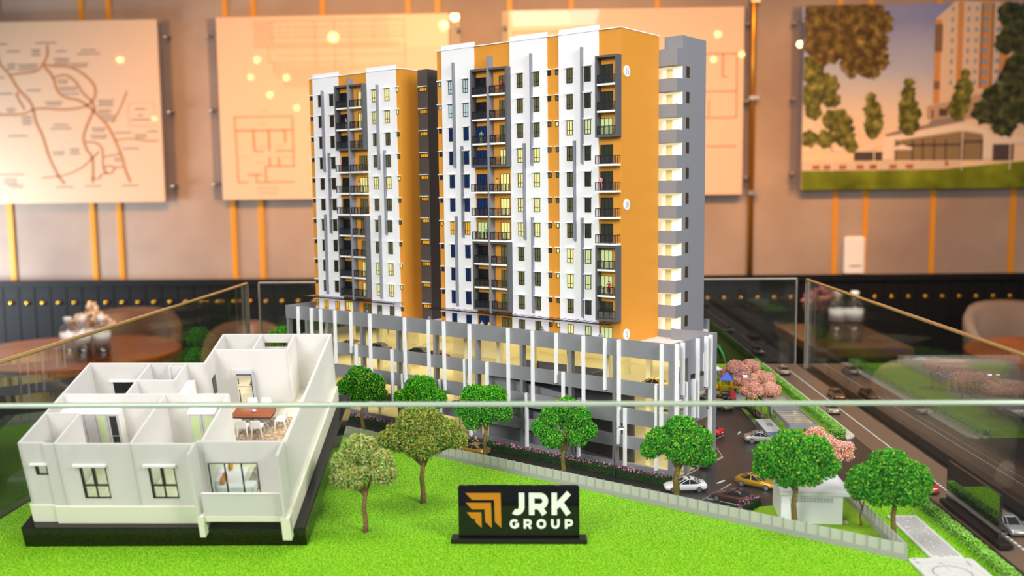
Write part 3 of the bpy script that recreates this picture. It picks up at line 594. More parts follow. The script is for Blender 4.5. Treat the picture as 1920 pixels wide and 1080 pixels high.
fence(Vector((0.292, 1.475, ZG)), Vector((0, 1, 0)), 22, 0.0108, 'frosted fence behind the pink trees, seen mirrored in the right glass')
fence(Vector((0.292, 1.712, ZG)), Vector((-1, 0, 0)), 20, 0.0108, 'frosted fence along the back edge behind the pool')

# hedges
def hedge(a, b, w, h, cols, label, seed, flower=None, dens=1.0, group=None):
    a = Vector((a[0], a[1], ZG)); b = Vector((b[0], b[1], ZG)); d = b-a; L = d.length; u = d.normalized()
    t = empty('hedge', a, math.atan2(u.y, u.x), label, 'hedge', group)
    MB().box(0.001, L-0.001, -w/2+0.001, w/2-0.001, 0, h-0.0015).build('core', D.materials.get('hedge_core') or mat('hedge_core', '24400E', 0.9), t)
    rng = np.random.default_rng(seed); n = int(L*(w+2*h)*dens*1000000)
    s = rng.random(n); p = np.zeros((n, 3)); p[:, 0] = rng.random(n)*L; q = rng.random(n)*(w+2*h)
    top = q < w; p[:, 1] = np.where(top, q-w/2, np.where(q < w+h, -w/2, w/2)); p[:, 2] = np.where(top, h, ((q-w) % h)); p += rng.normal(size=(n, 3))*0.0004; p[:, 2] = np.clip(p[:, 2], 0.0008, h+0.001)
    flakes('leaves', p, 0.00066, cols, t, seed)
    if flower:
        k = int(L*w*dens*130000); f = np.stack([rng.random(k)*L, (rng.random(k)-0.5)*w*1.05, h+0.0004+rng.random(k)*0.0012], 1); flakes('blossom', f, 0.0009, flower, t, seed+1)
    return t
HG = ['6CAE2C', '92D048', 'B4E878', '568E20', 'A6DE60']; HD = ['1E4012', '2C5418', '183408', '3A6820']; PKF = ['D06AA0', 'E58ABC', 'C05894', 'F2B4D2']
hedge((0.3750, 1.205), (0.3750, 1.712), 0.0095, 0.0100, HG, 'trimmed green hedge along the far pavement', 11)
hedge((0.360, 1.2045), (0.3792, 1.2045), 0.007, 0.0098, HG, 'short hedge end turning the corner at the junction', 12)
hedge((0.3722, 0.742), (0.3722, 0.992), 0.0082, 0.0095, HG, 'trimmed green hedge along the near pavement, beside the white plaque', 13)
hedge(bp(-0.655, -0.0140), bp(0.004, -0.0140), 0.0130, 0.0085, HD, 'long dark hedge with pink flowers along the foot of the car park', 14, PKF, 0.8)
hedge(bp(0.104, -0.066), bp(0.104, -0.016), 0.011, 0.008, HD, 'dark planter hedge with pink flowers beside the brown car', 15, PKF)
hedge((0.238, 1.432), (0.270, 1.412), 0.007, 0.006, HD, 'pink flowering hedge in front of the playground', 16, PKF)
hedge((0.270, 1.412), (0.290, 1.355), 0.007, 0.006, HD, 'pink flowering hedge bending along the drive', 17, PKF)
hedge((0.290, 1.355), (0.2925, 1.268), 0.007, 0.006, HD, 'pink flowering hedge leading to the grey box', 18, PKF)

# trees
GRN = ['2C8A14', '3A9C1C', '46AA24', '1F7412', '5CB42C', '348F18', '9CC234']; DGRN = ['1E6A12', '2A7E18', '348C1E', '165810', '469A26', '9AB02C']; OLV = ['86942A', '9AA038', 'A8A848', '62902C', '8E8430', '4A8E2A', 'BCB45A', '7AA034']; PALE = ['AAB85C', 'C2C67C', 'D0D094', '8EA444', 'A09A3C', '6EA444', 'B4AA4C', '86B452']; PNK = ['EDA898', 'F4BCAA', 'E49A8A', 'F8CFC0', 'F0AE9E', 'B8A04A']
def tree(loc, h, lobes, cols, label, seed, forks=3, size=0.0016, n=3600, tm='trunk', name='model_tree', group=None, tr=0.0026, fork_z=0.42, lift=0.0):
    if lift: lobes = [(l[0], l[1], l[2]+lift)+tuple(l[3:]) for l in lobes]; h += lift
    t = empty(name, loc, 0, label, 'tree', group); r = random.Random(seed)
    mb = MB(); top = Vector((0.0015, 0, h*fork_z))
    mb.tube([(0, 0, -0.0005), (0.0008, 0.0004, h*0.1), (-0.0006, 0, h*0.26), tuple(top)], [tr*1.25, tr, tr*0.9, tr*0.8], 8)
    for i in range(forks):
        lb = lobes[i % len(lobes)]; e = Vector((lb[0]*0.75, lb[1]*0.75, lb[2]-lb[3]*0.2)); m = top.lerp(e, 0.5)+Vector((0, 0, -h*0.03))
        mb.tube([top-Vector((0, 0, h*0.04)), m, e], [tr*0.7, tr*0.5, tr*0.25], 6)
    mb.build('trunk', M[tm], t, True)
    pts = ballpts(lobes, int(n*(2.0 if name == 'pink_tree' else 2.7)), seed); core = MB()
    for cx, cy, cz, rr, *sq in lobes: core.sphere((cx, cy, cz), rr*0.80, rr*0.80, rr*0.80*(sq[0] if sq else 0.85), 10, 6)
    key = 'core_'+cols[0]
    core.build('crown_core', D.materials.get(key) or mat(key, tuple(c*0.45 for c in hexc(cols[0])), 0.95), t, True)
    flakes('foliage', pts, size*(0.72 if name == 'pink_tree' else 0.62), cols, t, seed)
    return t
def crown(r, zc, h, seed, k=7, flat=0.62, spread=0.62):              # a lumpy crown: lobes around a middle
    rr = random.Random(seed); L = [(0, 0, zc+r*0.22*flat, r*0.62, 0.85)]
    for i in range(k):
        a = 2*PI*(i+0.35*rr.random())/k; q = r*spread*(0.85+0.3*rr.random()); L.append((q*math.cos(a), q*math.sin(a)*0.9, zc+(rr.random()-0.5)*h*0.5, r*(0.36+0.12*rr.random()), 0.8))
    for i in range(3):
        a = 2*PI*rr.random(); L.append((r*0.3*math.cos(a), r*0.3*math.sin(a), zc+h*(0.25+0.15*rr.random()), r*(0.36+0.1*rr.random()), 0.85))
    return L
def wp(x, y, z=0.0): return Vector((x, y, ZG+z))
def gp(px, py, z=0.0):
    p = at_z(px, py, ZG+z); p.z = ZG; return p
tree(gp(685, 1000), 0.096, [(-0.003, 0, 0.081, 0.0155), (-0.016, 0, 0.068, 0.014), (0.012, 0.004, 0.067, 0.0150), (-0.021, 0.004, 0.053, 0.0115), (-0.010, -0.006, 0.057, 0.014), (0.019, 0, 0.057, 0.012), (0.004, 0.004, 0.062, 0.014)], PALE, 'pale yellow-olive tree nearest the cutaway flat, standing on the front lawn', 21, 4, 0.0016, 4200, 'trunkbrown', tr=0.0024)
tree(gp(793, 945), 0.104, [(0, 0, 0.082, 0.024, 0.8), (-0.020, 0, 0.070, 0.019, 0.75), (0.022, 0, 0.074, 0.019, 0.75), (-0.032, 0.003, 0.066, 0.0145, 0.75), (0.034, 0, 0.068, 0.013, 0.75), (0.002, -0.010, 0.066, 0.020, 0.7), (0.014, 0.012, 0.066, 0.017), (-0.010, 0.010, 0.085, 0.016)], OLV, 'wide olive-brown tree on the lawn in front of the fence', 22, 4, 0.0016, 5600, 'trunkbrown', tr=0.0026)
lbl = {23: 'dark green tree behind the fence, first from the left beside the cutaway flat', 24: 'green tree half hidden behind the wide olive-brown tree', 25: 'green tree with the golden car parked at its trunk', 26: 'green tree with a gap in its crown, above the company sign', 27: 'bright green tree beside the white car', 28: 'broad green tree shading the white flat-roofed hut', 29: 'green tree standing in the corner of the two frosted fences'}
tree(gp(680, 814), 0.083, [(0, 0, 0.064, 0.020), (-0.017, 0, 0.057, 0.015), (0.017, 0, 0.060, 0.015), (0.004, -0.006, 0.048, 0.014), (-0.010, 0, 0.046, 0.012), (0.022, 0, 0.047, 0.0115), (-0.004, 0.004, 0.072, 0.013)], DGRN, lbl[23], 23, 3, 0.0015, 4200, lift=0.0070)
tree(B(-0.340, -0.038), 0.085, [(0, 0, 0.067, 0.020), (-0.019, 0, 0.056, 0.0145), (0.019, 0, 0.056, 0.015), (0, -0.006, 0.050, 0.016), (0.008, 0, 0.074, 0.012)], GRN, lbl[24], 24, 3, 0.0015, 4000)
tree(gp(910, 868), 0.088, [(-0.010, 0, 0.072, 0.0175), (0.010, 0, 0.072, 0.016), (-0.022, 0, 0.058, 0.0125), (0.020, 0, 0.054, 0.013), (0.002, 0, 0.056, 0.017), (-0.014, 0, 0.044, 0.0115)], GRN, lbl[25], 25, 2, 0.0015, 4000, lift=0.0060)
tree(gp(1056, 898), 0.088, [(0.004, 0, 0.073, 0.0145), (-0.012, 0, 0.064, 0.0125), (0.018, 0, 0.064, 0.013), (-0.023, 0, 0.052, 0.0115), (0.026, 0, 0.049, 0.0115), (-0.012, -0.003, 0.041, 0.0125), (0.016, 0, 0.041, 0.0115), (0.007, 0.006, 0.054, 0.010)], GRN, lbl[26], 26, 4, 0.0015, 4400, fork_z=0.34, lift=0.0060)
tree(gp(1268, 942), 0.086, [(0.004, 0, 0.070, 0.0165), (-0.016, 0, 0.060, 0.0145), (0.022, 0, 0.060, 0.0145), (-0.026, 0, 0.050, 0.0105), (0.028, 0, 0.043, 0.0115), (0.004, -0.006, 0.054, 0.018), (0.014, 0, 0.045, 0.013)], GRN, lbl[27], 27, 3, 0.0016, 4800, tr=0.0036, lift=0.0052)
tree(gp(1488, 994), 0.088, [(-0.004, 0, 0.070, 0.0195), (-0.022, 0, 0.064, 0.0155), (0.017, 0, 0.068, 0.0165), (0.029, 0, 0.054, 0.0125), (-0.027, 0, 0.053, 0.0115), (0, -0.006, 0.054, 0.019), (0.014, 0, 0.048, 0.0135), (-0.008, 0, 0.045, 0.012)], GRN, lbl[28], 28, 2, 0.0016, 5200, tr=0.0030, lift=0.0070)
tree(gp(1674, 1012), 0.084, [(-0.004, 0, 0.066, 0.0195), (-0.023, 0, 0.056, 0.0165), (0.016, 0, 0.058, 0.0155), (-0.030, 0, 0.050, 0.0125), (0.022, 0, 0.048, 0.011), (0.002, -0.005, 0.050, 0.018), (-0.014, 0, 0.044, 0.0135), (0.018, 0, 0.041, 0.011)], GRN, lbl[29], 29, 2, 0.0016, 5200, tr=0.0026)
tree(gp(1613, 987), 0.036, [(-0.004, 0, 0.030, 0.006), (0.005, 0, 0.031, 0.006)], OLV, 'thin dark sapling beside the white flat-roofed hut', 30, 2, 0.0009, 350, 'trunkbrown', name='sapling', tr=0.0010, fork_z=0.55)
for (x, y), h, r, sd, lb in (((-0.470, 1.655), 0.090, 0.024, 31, 'round green tree at the left end of the podium, in front of the back glass'), ((-0.515, 1.515), 0.077, 0.020, 32, 'round green tree by the left glass, behind the cutaway flat'), ((-0.455, 1.40), 0.072, 0.020, 33, 'round green tree hidden behind the cutaway flat, seen mirrored in the left glass')):
    tree(Vector((x, y, ZG)), h, crown(r, h*0.68, h*0.35, sd), GRN, lb, sd, 3, 0.0017, 3000)
pk = [(1386, 693, 19, 'pink tree farthest back beside the playground'), (1412, 688, 15, 'pink tree touching the far hedge end'), (1408, 715, 18, 'pink tree right behind the lamp head'), (1437, 712, 17, 'pink tree between the lamp post and the hedge'), (1421, 734, 17, 'pink tree behind the shelter roof, at the lamp post'), (1451, 733, 16, 'pink tree behind the shelter roof, nearer the hedge'), (1532, 820, 21, 'pink tree in front of the nearer shelter roof'), (1567, 846, 24, 'pink tree nearest to us, between two green trees')]
for i, (px, py, rp, lb) in enumerate(pk):
    px -= 7 if i < 6 else 0
    zc = 0.037 if i < 6 else 0.030; p = at_z(px, py, ZG+zc); r = rp/FPX*p.y*1.38; p.z = ZG
    tree(p, zc+r*0.4, crown(r, zc, r*0.9, 60+i, 6), PNK, lb, 60+i, 3, 0.0011 if i < 6 else 0.0013, 2600, name='pink_tree', group='pink flowering trees', tr=0.0013)
t = empty('palm_tree', wp(0.222, 1.31), 0, 'small palm tree behind the right end of the podium', 'tree')
MB().tube([(0, 0, 0), (0.001, 0, 0.05), (0, 0, 0.098)], [0.002, 0.0016, 0.0014], 7).build('trunk', M['trunkbrown'], t, True)
M['palm'] = mat('palm_green', '2E7A4A', 0.6)
for i in range(9):
    a = 2*PI*i/9; c, s = math.cos(a), math.sin(a)
    pts = [Vector((c*r_, s*r_, z_)) for r_, z_ in ((0, .098), (.009, .105), (.018, .102), (.025, .092), (.028, .080))]; nn = Vector((-s, c, 0)); ws = (0.001, .003, .0034, .0024, .0006)
    vs = []
    for p, w_ in zip(pts, ws): vs += [p+nn*w_, p-nn*w_-Vector((0, 0, 0.0002))]
    MB().add(vs, [(2*k, 2*k+1, 2*k+3, 2*k+2) for k in range(4)]).build('frond', M['palm'], t)
# ------------------------------------------------------------------ car park podium
ZR = 0.1383
pod = empty('parking_podium', PP, PSI, 'long grey four-level car park podium with white fins, carrying both towers', 'building')
XL, YE, YB_ = -0.649, 0.106, 0.205
BANDS = [(0.0, 0.0111), (0.0282, 0.0423), (0.0563, 0.0738), (0.089, 0.1055), (0.132, 0.1512)]
FLOORS = [0.0006, 0.0313, 0.0628, 0.0945]
for z0, z1 in BANDS:
    MB().box(XL, 0, 0, 0.003, z0, z1).build('spandrel', M['grey'], pod)
    MB().box(XL, XL+0.003, 0.003, YB_, z0, z1).build('spandrel', M['grey'], pod)
    MB().box(XL+0.003, -0.059, YB_-0.003, YB_, z0, z1).build('spandrel', M['grey'], pod)
for z0, z1 in BANDS[1:]: MB().box(-0.003, 0, 0.003, YE, z0, z1).build('spandrel', M['grey'], pod)
for z0, z1 in BANDS[2:]: MB().box(-0.059, -0.003, YE-0.003, YE, z0, z1).build('spandrel', M['grey'], pod)
for z in FLOORS[1:]:
    MB().box(XL+0.003, -0.003, 0.003, YE-0.003, z-0.004, z).box(XL+0.003, -0.0595, YE-0.003, YB_-0.003, z-0.004, z).build('parking_floor', M['pfloor'], pod)
MB().box(XL+0.003, -0.003, 0.003, YE-0.003, 0, FLOORS[0]).box(XL+0.003, -0.0595, YE-0.003, YB_-0.003, 0, FLOORS[0]).build('parking_floor', M['pfloor'], pod)
MB().box(XL+0.003, -0.003, 0.003, YE-0.003, ZR-0.005, ZR).box(XL+0.003, -0.0595, YE-0.003, YB_-0.003, ZR-0.005, ZR).build('roof_deck', M['deck'], pod)
cm = MB().box(-0.00225, 0.00225, 0.0004, 0.0075, 0.0, 0.1325).mesh('column', M['grey'])
CX = [-0.6455, -0.604, -0.557, -0.487, -0.4165, -0.349, -0.278, -0.2065, -0.135, -0.0745]
for x in CX: inst('column', cm, pod, (x, 0, 0))
MB().box(-0.0055, -0.0002, 0.0002, 0.005, 0, 0.1325).build('column', M['grey'], pod)
MB().box(-0.005, -0.0003, 0.0355, 0.0415, 0, 0.1325).build('column', M['grey'], pod); MB().box(-0.006, -0.0003, 0.089, YE-0.0003, 0, 0.1325).build('column', M['grey'], pod)
MB().box(-0.003, -0.0003, 0.0415, 0.0715, 0.1118, 0.1325).build('side_wall', M['grey'], pod)
MB().box(-0.0035, 0.0004, 0.0712, 0.0722, 0.1112, 0.1325).box(-0.0035, 0.0004, 0.0722, 0.089, 0.1112, 0.1122).build('window_frame', M['white'], pod)
MB().box(-0.02, -0.0185, 0.03, 0.10, 0.0945, 0.1118).build('inner_parapet', M['dgrey'], pod)
cc = MB().box(-0.0028, 0.0028, -0.0028, 0.0028, 0, 0.1333).mesh('inner_column', M['cream'])
for x in (-0.62, -0.565, -0.51, -0.455, -0.40, -0.345, -0.29, -0.235, -0.18, -0.125, -0.07): inst('inner_column', cc, pod, (x+0.018, 0.040, 0))
for x in (-0.60, -0.53, -0.46, -0.39, -0.32, -0.25, -0.18, -0.11, -0.045): inst('inner_column', cc, pod, (x, 0.088, 0))
for z0, z1 in zip([0.0]+[f for f in FLOORS[1:]], [0.0273, 0.0588, 0.0905, 0.1333]):
    MB().box(-0.585, -0.06, 0.150, 0.153, z0, z1).build('inner_wall', M['cream'], pod)
    MB().box(-0.38, -0.29, 0.072, 0.115, z0, z1).build('lift_core', M['cream'], pod)
    MB().box(-0.50, -0.47, 0.10, 0.13, z0, z1).build('lift_core', M['cream'], pod)
for k in (0, 1, 2):                                          # ramps climbing to the left behind the front
    f0 = FLOORS[k]; h = (0.0282, 0.0563, 0.089)[k]
    MB().rings([[(-0.27, 0.014, f0), (-0.065, 0.014, f0), (-0.065, 0.014, f0+0.004), (-0.27, 0.014, h-0.0005)], [(-0.27, 0.017, f0), (-0.065, 0.017, f0), (-0.065, 0.017, f0+0.004), (-0.27, 0.017, h-0.0005)]]).build('ramp_wall', M['grey'], pod)
    MB().box(-0.275, -0.070, 0.036, 0.0385, f0, h+0.002).build('ramp_void_sheet', M['dgrey'], pod)  # dark sheet standing for the shade in the voids above the ramps
MB().box(-0.24, -0.115, 0.045, 0.047, 0.0945, 0.1045).build('inner_parapet', M['dgrey'], pod); MB().box(-0.1165, -0.115, 0.020, 0.045, 0.0945, 0.1045).build('inner_parapet', M['dgrey'], pod)
def fin(x, z0, z1, side=False):
    if side: MB().box(0, 0.0042, x-0.0013, x+0.0013, z0, z1).build('fin', M['finwhite'], pod)
    else: MB().box(x-0.0013, x+0.0013, -0.0042, 0, z0, z1).build('fin', M['finwhite'], pod)
for x, z1, z0 in ((-.6182, .1512, .062), (-.5882, .1512, .03), (-.568, .1512, .01), (-.5376, .1512, .075), (-.5045, .1512, .0932), (-.4951, .1062, .03), (-.4663, .1512, .062), (-.4248, .1062, .0335), (-.4055, .0748, .0085), (-.4, .1512, .062), (-.3566, .1512, .0335), (-.3297, .1512, .0615), (-.3381, .0748, .0085), (-.2948, .1062, .033), (-.2862, .1512, .0085),
    (-.2584, .1062, .062), (-.2245, .1512, .0605), (-.1872, .1512, .0602), (-.1526, .1512, .0922), (-.1968, .0745, .0078), (-.1428, .1062, .052), (-.1215, .0748, .0082), (-.1142, .1512, .062), (-.085, .1512, .0922), (-.0666, .1512, .0322), (-.0587, .0745, .0085), (-.0186, .1062, .01), (-.0126, .1512, .04)): fin(x, z0, z1)
for x, z1, z0 in ((.0054, .1512, .061), (.0183, .1512, .0932), (.0256, .1063, .062), (.044, .1063, .0625), (.0533, .1512, .0612), (.0743, .1512, .0931), (.0852, .1512, .0325)): fin(x, z0, z1, True)
for k, (z, zc) in enumerate(zip(FLOORS, (0.0268, 0.0583, 0.09, 0.1328))):       # strip lamps under each parking ceiling
    for x, wd in ((-0.56, 0.12), (-0.42, 0.12), (-0.28, 0.12), (-0.14, 0.12), (-0.045, 0.05)):
        l = D.lights.new('parking_lamp', 'AREA'); l.shape = 'RECTANGLE'; l.size = wd; l.size_y = 0.11; l.energy = (0.07, 0.085, 0.085, 0.062)[k]*(wd/0.12)*(0.35 if k < 3 and -0.2 < x < -0.1 else 1.0); l.color = (1.0, 0.88, 0.58)
        o = D.objects.new('parking_lamp', l); COL.objects.link(o); o.parent = pod; o.location = (x, 0.062 if x > -0.06 else 0.095, zc)

# ------------------------------------------------------------------ towers
def window_mesh(w, h, name='window', mid=True, low=True, n=1):
    b = 0.00065; mb = MB()
    mb.box(-w/2, -w/2+b, -0.0009, 0.0004, 0, h).box(w/2-b, w/2, -0.0009, 0.0004, 0, h).box(-w/2+b, w/2-b, -0.0009, 0.0004, 0, b).box(-w/2+b, w/2-b, -0.0009, 0.0004, h-b, h)
    for i in range(n): x = -w/2+w*(i+1)/(n+1); mb.box(x-b*0.45, x+b*0.45, -0.0008, 0.0003, b, h-b)
    if low: mb.box(-w/2+b, w/2-b, -0.0008, 0.0003, h*0.33-b/2, h*0.33+b/2)
    return mb.mesh(name, M['black'])
WM = window_mesh(0.0084, 0.0166); SMALL = window_mesh(0.0046, 0.0056, low=False, n=0)
DOOR = {w: window_mesh(w, 0.0215, 'balcony_door', low=False, n=2) for w in (0.0150, 0.0166)}; LOUV = window_mesh(0.0140, 0.0054, low=False, n=3)
PANE = {}
def pane_mesh(w, h, mt):
    k = (w, h, mt)
    if k not in PANE: PANE[k] = MB().box(-w/2, w/2, -0.0003, 0.0003, 0, h).mesh('pane', M[mt])
    return PANE[k]
HOOD = {w: MB().box(-w/2, w/2, -0.0026, 0, 0, 0.0011).mesh('hood', M['cap']) for w in (0.0122, 0.0066, 0.0155)}
def win(root, x, y, z, me, w, h, mt, hood=None):
    f = inst(me.name.split('.')[0], me, root, (x, y, z)); inst('pane', pane_mesh(w, h, mt), f)
    if hood: inst('hood', HOOD[hood], root, (x-0.0006, y, z+h+0.0006))
def railing(root, x0, x1, yf, z, mt=None):
    t = MB(); b = 0.0005; h = 0.0098
    t.box(x0, x1, yf-b, yf+b, z+h-0.0009, z+h).box(x0, x1, yf-b, yf+b, z+h*0.80, z+h*0.80+0.0004).box(x0, x1, yf-b, yf+b, z, z+0.0005)
    n = max(3, int((x1-x0)/0.0062))
    for i in range(n+1): x = x0+(x1-x0)*i/n; t.box(x-0.0004, x+0.0004, yf-b, yf+b, z, z+h)
    for xx in (x0, x1): t.box(xx-0.0004, xx+0.0004, yf, -0.0004, z+h-0.0008, z+h).box(xx-0.0003, xx+0.0003, yf/2-0.0003, yf/2+0.0003, z, z+h)
    o = t.build('railing', M['black'], root); MB().box(x0, x1, yf-0.0001, yf+0.0001, z+0.0005, z+h*0.8).build('glass', M['railglass'], o)
def zf(k): return 0.1366-ZR+0.03*k
def frame_block(root, x0, x1, k0, k1, upper, depth=0.0095):
    zb = zf(k0)+0.0002; zt = (0.468-ZR) if upper else zf(k1+1)-0.0024; th = 0.0024
    MB().box(x0, x0+th, -depth, 0, zb, zt).build('frame_pier', M['dgrey'], root); MB().box(x1-th, x1, -depth, 0, zb, zt).build('frame_pier', M['dgrey'], root)
    MB().box(x0+th, x1-th, -depth, 0, zt-0.0026, zt).build('frame_beam', M['dgrey'], root); MB().box(x0+th, x1-th, -depth, 0, zb, zb+0.0028).build('frame_beam', M['dgrey'], root)
def tower(bx, by, width, depth, ztop, strips, fins, wins, smalls, bays, blocks, label, paint, name='apartment_tower'):
    root = empty(name, B(bx, by, ZR), PSI, label, 'building'); H = ztop-ZR
    MB().box(0, width, 0, depth, 0, H-0.0012).build('body', M['orange'], root)
    MB().box(-0.0006, width+0.0006, -0.0017, depth+0.0006, H-0.0012, H).build('roof_cap', M['cap'], root)
    for x0, x1 in strips:
        MB().box(x0, x1, -0.0010, 0.0002, 0, H-0.0014).build('white_panel', M['white'], root)
        MB().box(x0, x1-0.0004, -0.0002, 0.0014, H, H+0.0052).build('raised_parapet', M['white'], root)
    for x, z0, z1 in fins: MB().box(x-0.0010, x+0.0010, -0.0052, -0.001, z0-ZR, z1-ZR).build('facade_fin', M['fingrey'], root)
    for k in range(11):
        for c, x in enumerate(wins): win(root, x, -0.001, zf(k)+0.0049, WM, 0.0084, 0.0166, paint('w%d' % (c+1), k), 0.0122 if k else None)
        for c, x in enumerate(smalls): win(root, x, 0, zf(k)+0.0160, SMALL, 0.0046, 0.0056, paint('s%d' % (c+1), k), 0.0066)
        for c, (b0, b1, d0, dw) in enumerate(bays):
            win(root, d0+dw/2, 0, zf(k)+0.0005, DOOR[dw], dw, 0.0215, paint('d%d' % (c+1), k))
            if k:
                inb = any(a <= k <= b for a, b in blocks[c]); yf = -0.0088 if inb else -0.0110; e = 0.0 if inb else 0.0016
                low = any(k == a for a, b in blocks[c])
                x0, x1 = b0-(e if c != 1 else 0), b1+(e if c != 0 else 0)
                if not low: MB().box(x0, x1, yf-0.0006, 0, zf(k)-0.0022, zf(k)).build('balcony_slab', M['cap'], root)
                railing(root, x0+0.0006, x1-0.0006, yf, zf(k)+(0.003 if low else 0.0))
    return root
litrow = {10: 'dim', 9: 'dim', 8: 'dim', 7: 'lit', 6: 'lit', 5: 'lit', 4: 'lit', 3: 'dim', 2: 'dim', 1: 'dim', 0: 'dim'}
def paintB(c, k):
    if c in ('w1', 'w2', 's1'): return 'sheenpane' if k >= 9 else 'amber' if k == 4 else 'bluepane'
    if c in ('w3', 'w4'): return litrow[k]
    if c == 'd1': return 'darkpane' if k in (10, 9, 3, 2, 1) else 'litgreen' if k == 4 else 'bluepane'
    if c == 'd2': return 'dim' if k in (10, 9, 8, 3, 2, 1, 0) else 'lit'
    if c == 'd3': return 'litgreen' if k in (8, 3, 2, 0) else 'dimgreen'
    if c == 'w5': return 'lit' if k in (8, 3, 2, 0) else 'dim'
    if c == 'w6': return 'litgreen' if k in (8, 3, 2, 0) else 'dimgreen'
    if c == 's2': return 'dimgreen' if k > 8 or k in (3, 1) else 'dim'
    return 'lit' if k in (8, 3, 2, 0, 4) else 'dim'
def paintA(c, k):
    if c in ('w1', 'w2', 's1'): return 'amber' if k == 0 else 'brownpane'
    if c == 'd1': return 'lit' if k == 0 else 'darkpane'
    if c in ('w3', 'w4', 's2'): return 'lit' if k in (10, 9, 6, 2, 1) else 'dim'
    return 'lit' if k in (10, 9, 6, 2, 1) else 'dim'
WX = 0.0245, 0.0492, 0.1361, 0.1610, 0.2093, 0.2344
f3 = lambda a, b, c, top: [(a, .348, top), (b, .2582, .3746), (c, .168, .2852)]
TB = tower(-0.362, 0.0299, 0.2788, 0.0847, 0.4984, [(.0085, .0635), (.1205, .1765), (.1935, .249)], f3(.0308, .0430, .0312, .4805)+f3(.1545, .1430, .1549, .4805)+f3(.2275, .2168, .2275, .4805),
    WX, (.0045, .1795, .1907), [(.0662, .0912, .0657, .0166), (.0942, .1192, .1035, .0150), (.2522, .2764, .2512, .0166)], [[(7, 10), (1, 3)], [(7, 10), (1, 3)], [(8, 10), (1, 3)]], 'taller right apartment tower, white and ochre, with numbered discs and a grey stair core', paintB)
TA = tower(-0.6249, 0.0385, 0.1882, 0.060, 0.4840, [(.0085, .064), (.122, .1795)], f3(.0320, .0425, .0306, .4645)+f3(.1455, .1572, .1445, .4645),
    (.0253, .0497, .1381, .163), (.0048, .1818), [(.0672, .0922, .0672, .0150), (.0952, .1205, .1042, .0150)], [[(8, 10), (1, 4)], [(8, 10), (1, 4)]], 'lower left apartment tower, white and ochre, with a dark block behind it', paintA)
for root, bl in ((TB, [(7, 10, 1), (1, 3, 0)]), (TA, [(8, 10, 1), (1, 4, 0)])):
    o_ = 0.0 if root is TB else 0.001
    for a, b, u in bl: frame_block(root, 0.0638+o_, 0.1217+o_, a, b, u)
    MB().box(0.0918+o_, 0.0938+o_, -0.0108, 0, 0, (0.483 if root is TB else 0.4765)-ZR).build('divider_fin', M['fingrey'], root)
    w = 0.2788 if root is TB else 0.1882
    MB().box(-0.004, w-0.002, -0.0205, -0.0190, 0.0255, 0.0268).build('canopy_edge', M['black'], root)
    cn = MB()
    for i in range(30): cn.box(-0.004+i*(w+0.002)/30, -0.004+i*(w+0.002)/30+0.0006, -0.019, -0.001, 0.0258, 0.0264)
    cn.build('canopy_ribs', M['black'], root)['kind'] = 'stuff'
    MB().box(-0.004, w-0.002, -0.019, -0.001, 0.0259, 0.0262).build('canopy_glass', M['railglass'], root)
for a, b, u in ((8, 10, 1), (1, 3, 0)): frame_block(TB, 0.2496, 0.2788, a, b, u)
# numbered discs on the side wall
def disc(k, digits):
    z = 0.4503-ZR-0.03*(10-k)
    o = MB().tube([(0.2788, 0.0107, z), (0.2800, 0.0107, z)], 0.0064, 24).build('number_disc', M['cap'], TB)
    mb = MB(); wd = 0.0036*len(digits)
    gl = {'1': [[(0.05, 0.82), (0.3, 1), (0.3, 0)], [(0.05, 0), (0.55, 0)]], '5': [[(0.62, 1), (0.16, 1), (0.12, 0.56), (0.35, 0.62), (0.6, 0.5), (0.66, 0.3), (0.58, 0.1), (0.35, 0), (0.1, 0.08)]], '0': [[(0.35, 1), (0.12, 0.8), (0.08, 0.5), (0.12, 0.2), (0.35, 0), (0.58, 0.2), (0.62, 0.5), (0.58, 0.8), (0.35, 1)]]}
    for i, dg in enumerate(digits):
        M4 = Matrix(((0, 0, 1, 0.28012), (0.0044, 0, 0, 0.0107-wd/2+i*0.0036), (0, 0.0062, 0, z-0.0031), (0, 0, 0, 1)))
        for st in gl[dg]: stroke2(mb, st, 0.13, M4)
    mb.build('numeral', M['inkdark'], o)
disc(10, '15'); disc(5, '10'); disc(0, '5')
